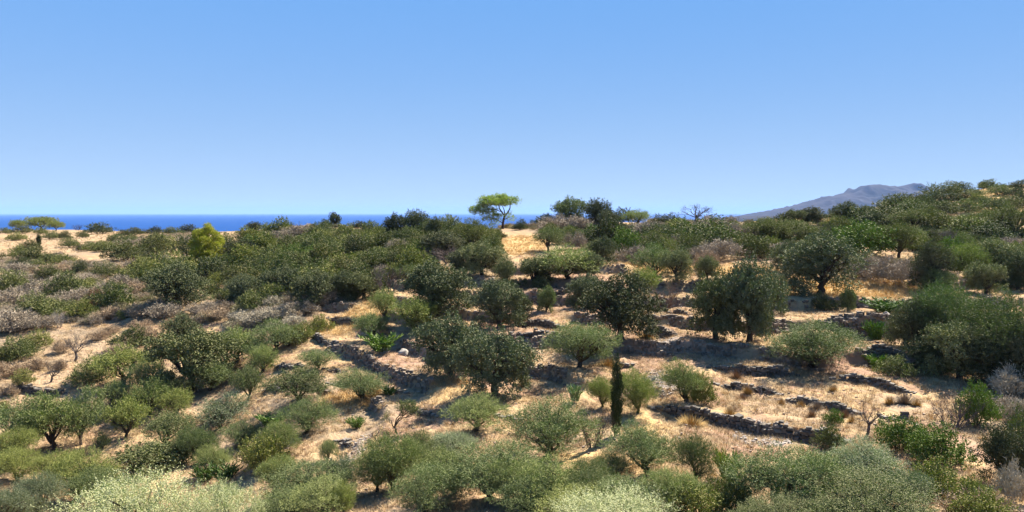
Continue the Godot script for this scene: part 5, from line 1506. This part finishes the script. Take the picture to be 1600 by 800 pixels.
func make_materials() -> void:
	mats.bark = matter(lin(0.085, 0.066, 0.052), 0.95)
	mats.pinebark = matter(lin(0.10, 0.062, 0.045), 0.95)
	mats.deadbark = matter(lin(0.15, 0.125, 0.115), 0.95)
	var leaf := func(key: String, r: float, g: float, b: float, rough := 0.7, through := 0.55) -> void:
		var m := matter(lin(r * 1.15, g * 1.13, b * 1.1), rough, Color(0.75, 1.0, 0.35) * through, 0.2, 0.92)
		mats[key] = m
	leaf.call("ol_g", 0.149, 0.171, 0.078)
	leaf.call("ol_y", 0.184, 0.196, 0.063)
	leaf.call("ol_d", 0.110, 0.131, 0.058)
	leaf.call("ol_s", 0.200, 0.219, 0.137)
	leaf.call("ol_b", 0.131, 0.148, 0.095)
	leaf.call("ol_o", 0.116, 0.114, 0.044)
	leaf.call("ol_w", 0.221, 0.209, 0.126)
	leaf.call("ol_p", 0.335, 0.345, 0.195)
	leaf.call("ok_d", 0.118, 0.129, 0.070, 0.75, 0.4)
	leaf.call("ok_k", 0.083, 0.093, 0.048, 0.75, 0.4)
	leaf.call("ok_m", 0.140, 0.160, 0.067, 0.75, 0.45)
	leaf.call("bu_d", 0.103, 0.111, 0.048)
	leaf.call("bu_m", 0.137, 0.140, 0.060)
	leaf.call("bu_y", 0.150, 0.150, 0.046)
	leaf.call("bu_r", 0.150, 0.070, 0.040)
	leaf.call("bu_o", 0.123, 0.111, 0.048)
	leaf.call("bu_k", 0.074, 0.080, 0.043)
	leaf.call("bu_g", 0.095, 0.125, 0.034)
	leaf.call("frond_d", 0.060, 0.095, 0.035)
	leaf.call("frond_m", 0.105, 0.150, 0.045)
	leaf.call("frond_y", 0.150, 0.165, 0.045)
	leaf.call("frond_s", 0.170, 0.210, 0.130)
	leaf.call("pine_y", 0.290, 0.290, 0.110, 0.7, 0.8)
	leaf.call("pine_g", 0.290, 0.268, 0.045, 0.7, 0.7)
	leaf.call("pine_f", 0.200, 0.205, 0.070, 0.7, 0.6)
	leaf.call("cypress", 0.045, 0.062, 0.026, 0.7, 0.2)
	for key in ["bu_d", "bu_k", "bu_m", "ok_d", "ok_k", "ol_g", "ol_d"]:
		for k in 2:
			var m: StandardMaterial3D = mats[key].duplicate()
			var l := m.albedo_color.srgb_to_linear()
			m.albedo_color = (Color(l.r * 1.34, l.g * 1.26, l.b * 1.1) if k else Color(l.r * 0.86, l.g * 0.8, l.b * 0.82)).linear_to_srgb()
			mats["%s_%d" % [key, k]] = m
	mats.sc_p = matter(lin(0.370, 0.305, 0.225), 0.95, Color.BLACK, 0.3, 0.75)
	mats.sc_t = matter(lin(0.420, 0.310, 0.200), 0.95, Color.BLACK, 0.3, 0.75)
	mats.sc_w = matter(lin(0.460, 0.400, 0.290), 0.95, Color.BLACK, 0.3, 0.75)
	mats.bare_p = matter(lin(0.200, 0.160, 0.150), 0.95)
	mats.bare_k = matter(lin(0.090, 0.070, 0.060), 0.95)
	mats.bare_t = matter(lin(0.240, 0.170, 0.115), 0.95)
	mats.bare_w = matter(lin(0.420, 0.390, 0.360), 0.95)
	mats.bare_r = matter(lin(0.230, 0.150, 0.110), 0.95)
	mats.tus_y = matter(lin(0.520, 0.340, 0.120), 0.9)
	mats.tus_t = matter(lin(0.330, 0.205, 0.110), 0.9)
	mats.tus_g = matter(lin(0.330, 0.260, 0.190), 0.9)
	mats.straw = matter(Color.WHITE, 0.9, Color(1, 0.85, 0.5) * 0.5, 0.3, 0.8)
	mats.leafy = matter(Color.WHITE, 0.7, Color(0.75, 1.0, 0.35) * 0.5, 0.2, 0.8)
	mats.stone = matter(Color.WHITE, 0.95)


func dress(o: Node, part: String, m: Material) -> void:
	var c := o.get_node_or_null(part)
	if c:
		c.material_override = m


func extent(o: Node3D) -> Vector2:
	var box := AABB()
	for part in ["crown", "foliage", "twigs", "branches", "fronds", "blades", "stone"]:
		var c := o.get_node_or_null(part)
		if c:
			box = c.mesh.get_aabb()
	return Vector2((box.size.x + box.size.z) * 0.5 * 0.8, box.end.y * 0.88)


func plant_all() -> void:
	var stock := {"ol": [], "near": [], "ok": [], "bu": [], "sc": [], "bare": [], "dead": [], "frond": [], "tus": [], "rock": [], "pale": []}
	for k in 7:
		stock.ol.append(olive(k, false))
	for k in 2:
		stock.pale.append(silver_olive(k))
	for k in 4:
		stock.near.append(olive(k, true))
	for k in 6:
		stock.ok.append(oak(k))
	for k in 7:
		stock.bu.append(bush(k))
	for k in 4:
		stock.sc.append(cushion(k))
	for k in 3:
		stock.bare.append(bare(k))
		stock.frond.append(frond(k))
		stock.tus.append(tussock(k))
		stock.rock.append(boulder(k))
	for k in 2:
		stock.dead.append(deadtree(k))
	var single := {"lonepine": lone_pine(), "ypine": yellow_pine(), "cypress": cypress(), "leanol": leaning_olive(), "farpine": far_pine(0)}
	var natural := {}
	for k in stock:
		for o in stock[k]:
			natural[o] = extent(o)
	for k in single:
		natural[single[k]] = extent(single[k])
	var count := 0
	for p in PLANTS:
		var sp: String = p[0]
		var tone: String = p[1]
		var kind: String = sp
		if sp in ["ol", "sapling", "pale"]:
			kind = "pale" if sp == "pale" else "near" if p[3] > -62.0 else "ol"
		elif sp in ["deadtree", "leaner"]:
			kind = "dead"
		var proto: Node3D
		if stock.has(kind):
			proto = stock[kind][(count * 5 + count / 3) % stock[kind].size()]
		else:
			proto = single[kind]
		count += 1
		var o: Node3D = proto.duplicate()
		var info: Array = KINDS[sp]
		o.name = numbered(info[0])
		add_child(o)
		var n: Vector2 = natural[proto]
		var sx: float = p[4] / n.x
		var sy: float = p[5] / n.y
		var turned := not (kind in ["lonepine", "leanol"])
		var sz: float = sx * roll.randf_range(0.88, 1.1) if turned else sx
		o.scale = Vector3(sx * (1.0 if not turned else 1.04), sy, sz)
		if turned:
			o.rotation.y = roll.randf() * TAU
		if sp == "leaner":
			o.rotation = Vector3(0, 0, -0.35)
		o.position = Vector3(p[2], height(p[2], p[3]) - 0.05, p[3])
		tag(o, p[6], info[1], info[2])
		var key: String = sp + "_" + tone
		if sp == "pale":
			key = "ol_p"
		elif sp in ["sapling", "leanol"]:
			key = "ol_" + ("d" if tone == "k" else tone)
		if mats.has(key + "_0") and roll.randf() < 0.6:
			key += "_%d" % (roll.randi() % 2)
		if mats.has(key):
			for part in ["crown", "foliage", "twigs", "fronds", "blades"]:
				dress(o, part, mats[key])
	for k in stock:
		for o in stock[k]:
			o.free()
	for k in single:
		single[k].free()


# ---------------------------------------------------------------- walls, stones, ground cover
func build_walls() -> void:
	var rng := RandomNumberGenerator.new()
	rng.seed = 77
	var shapes := []
	for k in 4:
		var b := Cloth.new()
		b.stone(Vector3.ZERO, Vector3.ONE, 0.0, rng, Color(1, 0.9, 0.8) * [0.24, 0.17, 0.3, 0.14][k])
		shapes.append(b.made(mats.stone))
	for w in WALLS:
		var root := Node3D.new()
		root.name = numbered("terrace_wall")
		add_child(root)
		root.position = Vector3(w.line[0].x, lay(w.line[0].x, w.line[0].y), w.line[0].y)
		tag(root, w.label, "stone wall", "dry stone terrace walls")
		var small := Cloth.new()
		var total := 0.0
		for k in w.line.size() - 1:
			total += w.line[k].distance_to(w.line[k + 1])
		var run := 0.0
		for k in w.line.size() - 1:
			var a: Vector2 = w.line[k]
			var e: Vector2 = w.line[k + 1] - a
			var l := e.length()
			var dirn := e / l
			var out := Vector2(-dirn.y, dirn.x)
			if out.y < 0:
				out = -out
			var y := 0.0
			var course := 0
			while y < w.height * 1.15:
				var hs := rng.randf_range(0.1, 0.2)
				var s := rng.randf_range(-0.2, 0.0)
				while s < l:
					var step := rng.randf_range(0.16, 0.46)
					var fade := smoothstep(0.0, 1.6, minf(run + s, total - run - s))
					var q := a + dirn * s
					var tall: float = w.height * fade * (0.8 + 0.5 * relief.get_noise_2d(q.x * 2.0, q.y * 2.0) + 0.12 * rng.randf())
					s += step
					if y > tall or rng.randf() < 0.06:
						continue
					var foot := height(q.x + out.x * 0.35, q.y + out.y * 0.35)
					var lean_in := 0.12 - y * 0.15
					var at := Vector3(q.x + out.x * lean_in, foot + y + hs * 0.45, q.y + out.y * lean_in) + Vector3(rng.randf_range(-0.05, 0.05), rng.randf_range(-0.03, 0.03), rng.randf_range(-0.09, 0.09))
					var size := Vector3(step * rng.randf_range(0.95, 1.15), hs * rng.randf_range(0.85, 1.3), rng.randf_range(0.3, 0.5))
					if y + hs >= tall and step > 0.3:
						var o := put("stone", shapes[rng.randi() % 4], root)
						o.position = at - root.position
						o.rotation = Vector3(rng.randf_range(-0.15, 0.15), -dirn.angle() + rng.randf_range(-0.3, 0.3), rng.randf_range(-0.15, 0.15))
						o.scale = size
					else:
						small.stone(at - root.position, size, -dirn.angle() + rng.randf_range(-0.25, 0.25), rng, Color(1, 0.88, 0.76) * rng.randf_range(0.10, 0.25))
				y += hs * 0.95
				course += 1
			run += l
		var o := put("stones", small.made(mats.stone), root)
		o.set_meta("kind", "stuff")


func inside(x: float, z: float, kind: String) -> float:
	var k := 0.0
	for p in PATCHES:
		if p[0] == kind:
			k = maxf(k, 1.0 - Vector2((x - p[1]) / p[3], (z - p[2]) / p[4]).length())
	return k


func scatter(called: String, label: String, category: String, mesh: Mesh, n: int, d0: float, d1: float, power: float, tints: Array, size: Vector2, keep: Callable, flat := 1.0) -> void:
	var mm := MultiMesh.new()
	mm.transform_format = MultiMesh.TRANSFORM_3D
	mm.use_colors = true
	mm.mesh = mesh
	var where := []
	var cols := []
	for k in n:
		var d := d0 * pow(d1 / d0, pow(roll.randf(), power))
		var x := d * roll.randf_range(-0.86, 0.86)
		var z := -d
		if not keep.call(x, z):
			continue
		var s := roll.randf_range(size.x, size.y)
		var b := Basis(Vector3.UP, roll.randf() * TAU).scaled(Vector3(s, s * flat * roll.randf_range(0.7, 1.25), s))
		where.append(Transform3D(b, Vector3(x, height(x, z) - 0.02, z)))
		var t := roll.randf() * (tints.size() - 1)
		var a: Color = tints[int(t)]
		cols.append(a.lerp(tints[mini(int(t) + 1, tints.size() - 1)], t - int(t)) * roll.randf_range(0.8, 1.15))
	mm.instance_count = where.size()
	for k in where.size():
		mm.set_instance_transform(k, where[k])
		mm.set_instance_color(k, cols[k])
	var o := MultiMeshInstance3D.new()
	o.name = numbered(called)
	o.multimesh = mm
	add_child(o)
	tag(o, label, category, "", "stuff")


func cover() -> void:
	var rng := RandomNumberGenerator.new()
	rng.seed = 91
	var g := Cloth.new()
	for n in 14:
		var d := ball(rng)
		d.y = absf(d.y) + 0.55
		var foot := Vector3(d.x, 0, d.z) * 0.16
		g.blade(foot, foot + d.normalized() * rng.randf_range(0.16, 0.42), Vector3(-d.z, 0, d.x).normalized(), 0.022, Color.WHITE * rng.randf_range(0.75, 1.2))
	var gold := [Color(0.56, 0.42, 0.23), Color(0.51, 0.385, 0.225), Color(0.42, 0.295, 0.175), Color(0.28, 0.195, 0.13)]
	scatter("dry_grass", "dry straw-coloured grass covering the open slope", "grass", g.made(mats.straw), 120000, 27.0, 125.0, 0.75, gold, Vector2(0.6, 1.4), func(x: float, z: float) -> bool:
		return blotch.get_noise_2d(x * 1.7 + 30, z * 1.7) > -0.22 and inside(x, z, "grey") < 0.55, 0.75)
	scatter("golden_grass", "tall golden grass on the banks and strips", "grass", g.made(mats.straw), 150000, 60.0, 300.0, 1.0, [Color(0.66, 0.47, 0.225), Color(0.58, 0.41, 0.21)], Vector2(1.0, 1.9), func(x: float, z: float) -> bool:
		return inside(x, z, "gold") > 0.03)
	scatter("straw", "short straw and thorny tufts on the far sandy ground", "grass", g.made(mats.straw), 90000, 105.0, 460.0, 1.0, [Color(0.50, 0.37, 0.21), Color(0.36, 0.27, 0.17), Color(0.27, 0.235, 0.14)], Vector2(0.9, 2.0), func(x: float, z: float) -> bool:
		return inside(x, z, "pale") > 0.0)
	var r := Cloth.new()
	r.stone(Vector3(0, 0.2, 0), Vector3(1, 0.7, 0.8), 0.3, rng, Color.WHITE)
	scatter("rubble", "loose grey stones scattered over the terraces", "stones", r.made(mats.stone), 9000, 27.0, 100.0, 1.0, [Color(0.36, 0.30, 0.25), Color(0.24, 0.19, 0.16), Color(0.44, 0.36, 0.30)], Vector2(0.05, 0.2), func(x: float, z: float) -> bool:
		return blotch.get_noise_2d(x * 2.2, z * 2.2 + 90) > 0.05)
	scatter("bank_stones", "dark stones tumbled along the terrace banks", "stones", r.made(mats.stone), 150000, 52.0, 122.0, 1.0, [Color(0.22, 0.18, 0.145), Color(0.34, 0.28, 0.23), Color(0.15, 0.12, 0.10)], Vector2(0.18, 0.48), func(x: float, z: float) -> bool:
		var bank := terrace(x, z)
		return bank.y > 0.75 and bank.x > 0.885 and blotch.get_noise_2d(x * 2.0, z * 2.0 + 20) > -0.22)
	scatter("scree", "pale grey stone scree in the bare patches", "stones", r.made(mats.stone), 60000, 35.0, 90.0, 1.0, [Color(0.44, 0.40, 0.38), Color(0.30, 0.27, 0.25)], Vector2(0.06, 0.22), func(x: float, z: float) -> bool:
		for p in PATCHES:
			if p[0] == "scree" and Vector2((x - p[1]) / p[3], (z - p[2]) / p[4]).length() < 1.0:
				return true
		return false)
	# low dry scrub and maquis that nobody could count, between the bushes
	var s := Cloth.new()
	var lobes := []
	for n in 4:
		lobes.append([Vector3(rng.randf_range(-0.5, 0.5), 0.2, rng.randf_range(-0.5, 0.5)), Vector3(0.45, 0.45, 0.45)])
	foliage(s, rng, lobes, {"sprays": 260, "leaves": 6, "leaf": 0.16, "width": 0.03, "spray": 0.18, "up": 0.6, "gap": -0.4, "grain": 2.0, "lump": 0.3, "low": -0.1, "loose": 0.06, "keep": 0.9})
	scatter("dry_scrub", "low grey-brown thorny scrub between the bushes", "scrub", s.made(mats.straw), 22000, 60.0, 480.0, 1.0, [Color(0.42, 0.36, 0.27), Color(0.24, 0.24, 0.12), Color(0.52, 0.42, 0.29), Color(0.38, 0.32, 0.26), Color(0.20, 0.20, 0.10), Color(0.30, 0.24, 0.18)], Vector2(0.6, 1.5), func(x: float, z: float) -> bool:
		return inside(x, z, "grey") > 0.0 and inside(x, z, "gold") < 0.1)
	var m := Cloth.new()
	foliage(m, rng, lobes, {"sprays": 520, "leaves": 8, "leaf": 0.1, "width": 0.05, "spray": 0.2, "up": 0.7, "gap": -0.4, "grain": 2.0, "lump": 0.3, "low": -0.1, "loose": 0.05, "keep": 0.8})
	scatter("low_maquis", "low green maquis filling the hillside between larger bushes", "undergrowth", m.made(mats.leafy), 9000, 75.0, 480.0, 1.0, [Color(0.115, 0.112, 0.052), Color(0.16, 0.158, 0.07), Color(0.095, 0.098, 0.046), Color(0.30, 0.245, 0.18)], Vector2(0.8, 1.9), func(x: float, z: float) -> bool:
		return (z > -155.0 or x > -z * 0.42 or x < -z * 0.14) and inside(x, z, "green") > 0.0 and inside(x, z, "gold") < 0.02)


func _ready() -> void:
	var cam := Camera3D.new()
	cam.name = "camera"
	cam.fov = 38.2
	cam.near = 0.3
	cam.far = 120000.0
	cam.rotation_degrees.x = -3.3278
	add_child(cam)
	cam.current = true
	var sky := ProceduralSkyMaterial.new()
	sky.sky_top_color = lin(0.140, 0.395, 0.885)
	sky.sky_horizon_color = lin(0.57, 0.75, 0.92)
	sky.sky_curve = 0.087
	sky.ground_horizon_color = lin(0.57, 0.75, 0.92)
	sky.ground_bottom_color = lin(0.25, 0.3, 0.4)
	sky.sun_angle_max = 55.0
	sky.sun_curve = 0.25
	var env := Environment.new()
	env.background_mode = Environment.BG_SKY
	env.sky = Sky.new()
	env.sky.sky_material = sky
	env.tonemap_mode = Environment.TONE_MAPPER_LINEAR
	env.tonemap_exposure = 4.3
	env.background_energy_multiplier = 0.2325
	env.ssao_enabled = true
	env.ssil_enabled = true
	env.sdfgi_enabled = true
	env.fog_enabled = true
	env.fog_density = 0.00002
	env.fog_light_color = lin(0.24, 0.42, 0.86)
	var we := WorldEnvironment.new()
	we.name = "environment"
	we.environment = env
	add_child(we)
	var sun := DirectionalLight3D.new()
	sun.name = "sun"
	sun.light_energy = 1.6
	sun.light_color = Color(1.0, 0.955, 0.88)
	sun.light_angular_distance = 0.5
	sun.shadow_enabled = true
	sun.look_at_from_position(Vector3.ZERO, -Vector3(0.66 * cos(0.82), sin(0.82), -0.75 * cos(0.82)), Vector3.UP)
	add_child(sun)

	roll.seed = 2024
	relief.seed = 11
	relief.frequency = 0.22
	relief.fractal_octaves = 3
	fine.seed = 12
	fine.frequency = 1.3
	fine.fractal_octaves = 2
	blotch.seed = 13
	blotch.frequency = 0.09
	blotch.fractal_octaves = 3
	gaps.seed = 14
	gaps.frequency = 1.0
	gaps.fractal_octaves = 2
	make_materials()
	survey()
	terrain()
	sea()
	massif("mountain", "hazy blue flat-topped mountain across the bay", [Vector2(3308, -30), Vector2(3543, 5), Vector2(3684, 61), Vector2(3871, 132), Vector2(4153, 193), Vector2(4481, 273), Vector2(4716, 334), Vector2(4950, 377), Vector2(5119, 428), Vector2(5202, 485), Vector2(5296, 504), Vector2(5408, 527), Vector2(5503, 508), Vector2(5608, 475), Vector2(5673, 480), Vector2(5795, 508), Vector2(5917, 518), Vector2(5975, 494), Vector2(6052, 428), Vector2(6318, 381), Vector2(6792, 306), Vector2(7550, 212), Vector2(8499, 99), Vector2(9449, -5)], -9000.0, -14500.0, 0.35, 0.28, 3)
	massif("headland", "low hazy headland at the mountain's foot", [Vector2(1896, -0), Vector2(2024, 45), Vector2(2152, 67), Vector2(2313, 77), Vector2(2473, 80), Vector2(2698, 77), Vector2(2955, 64), Vector2(3213, 26), Vector2(3407, -13)], -6800.0, -8200.0, 0.45, 0.3, 4)
	build_walls()
	plant_all()
	cover()
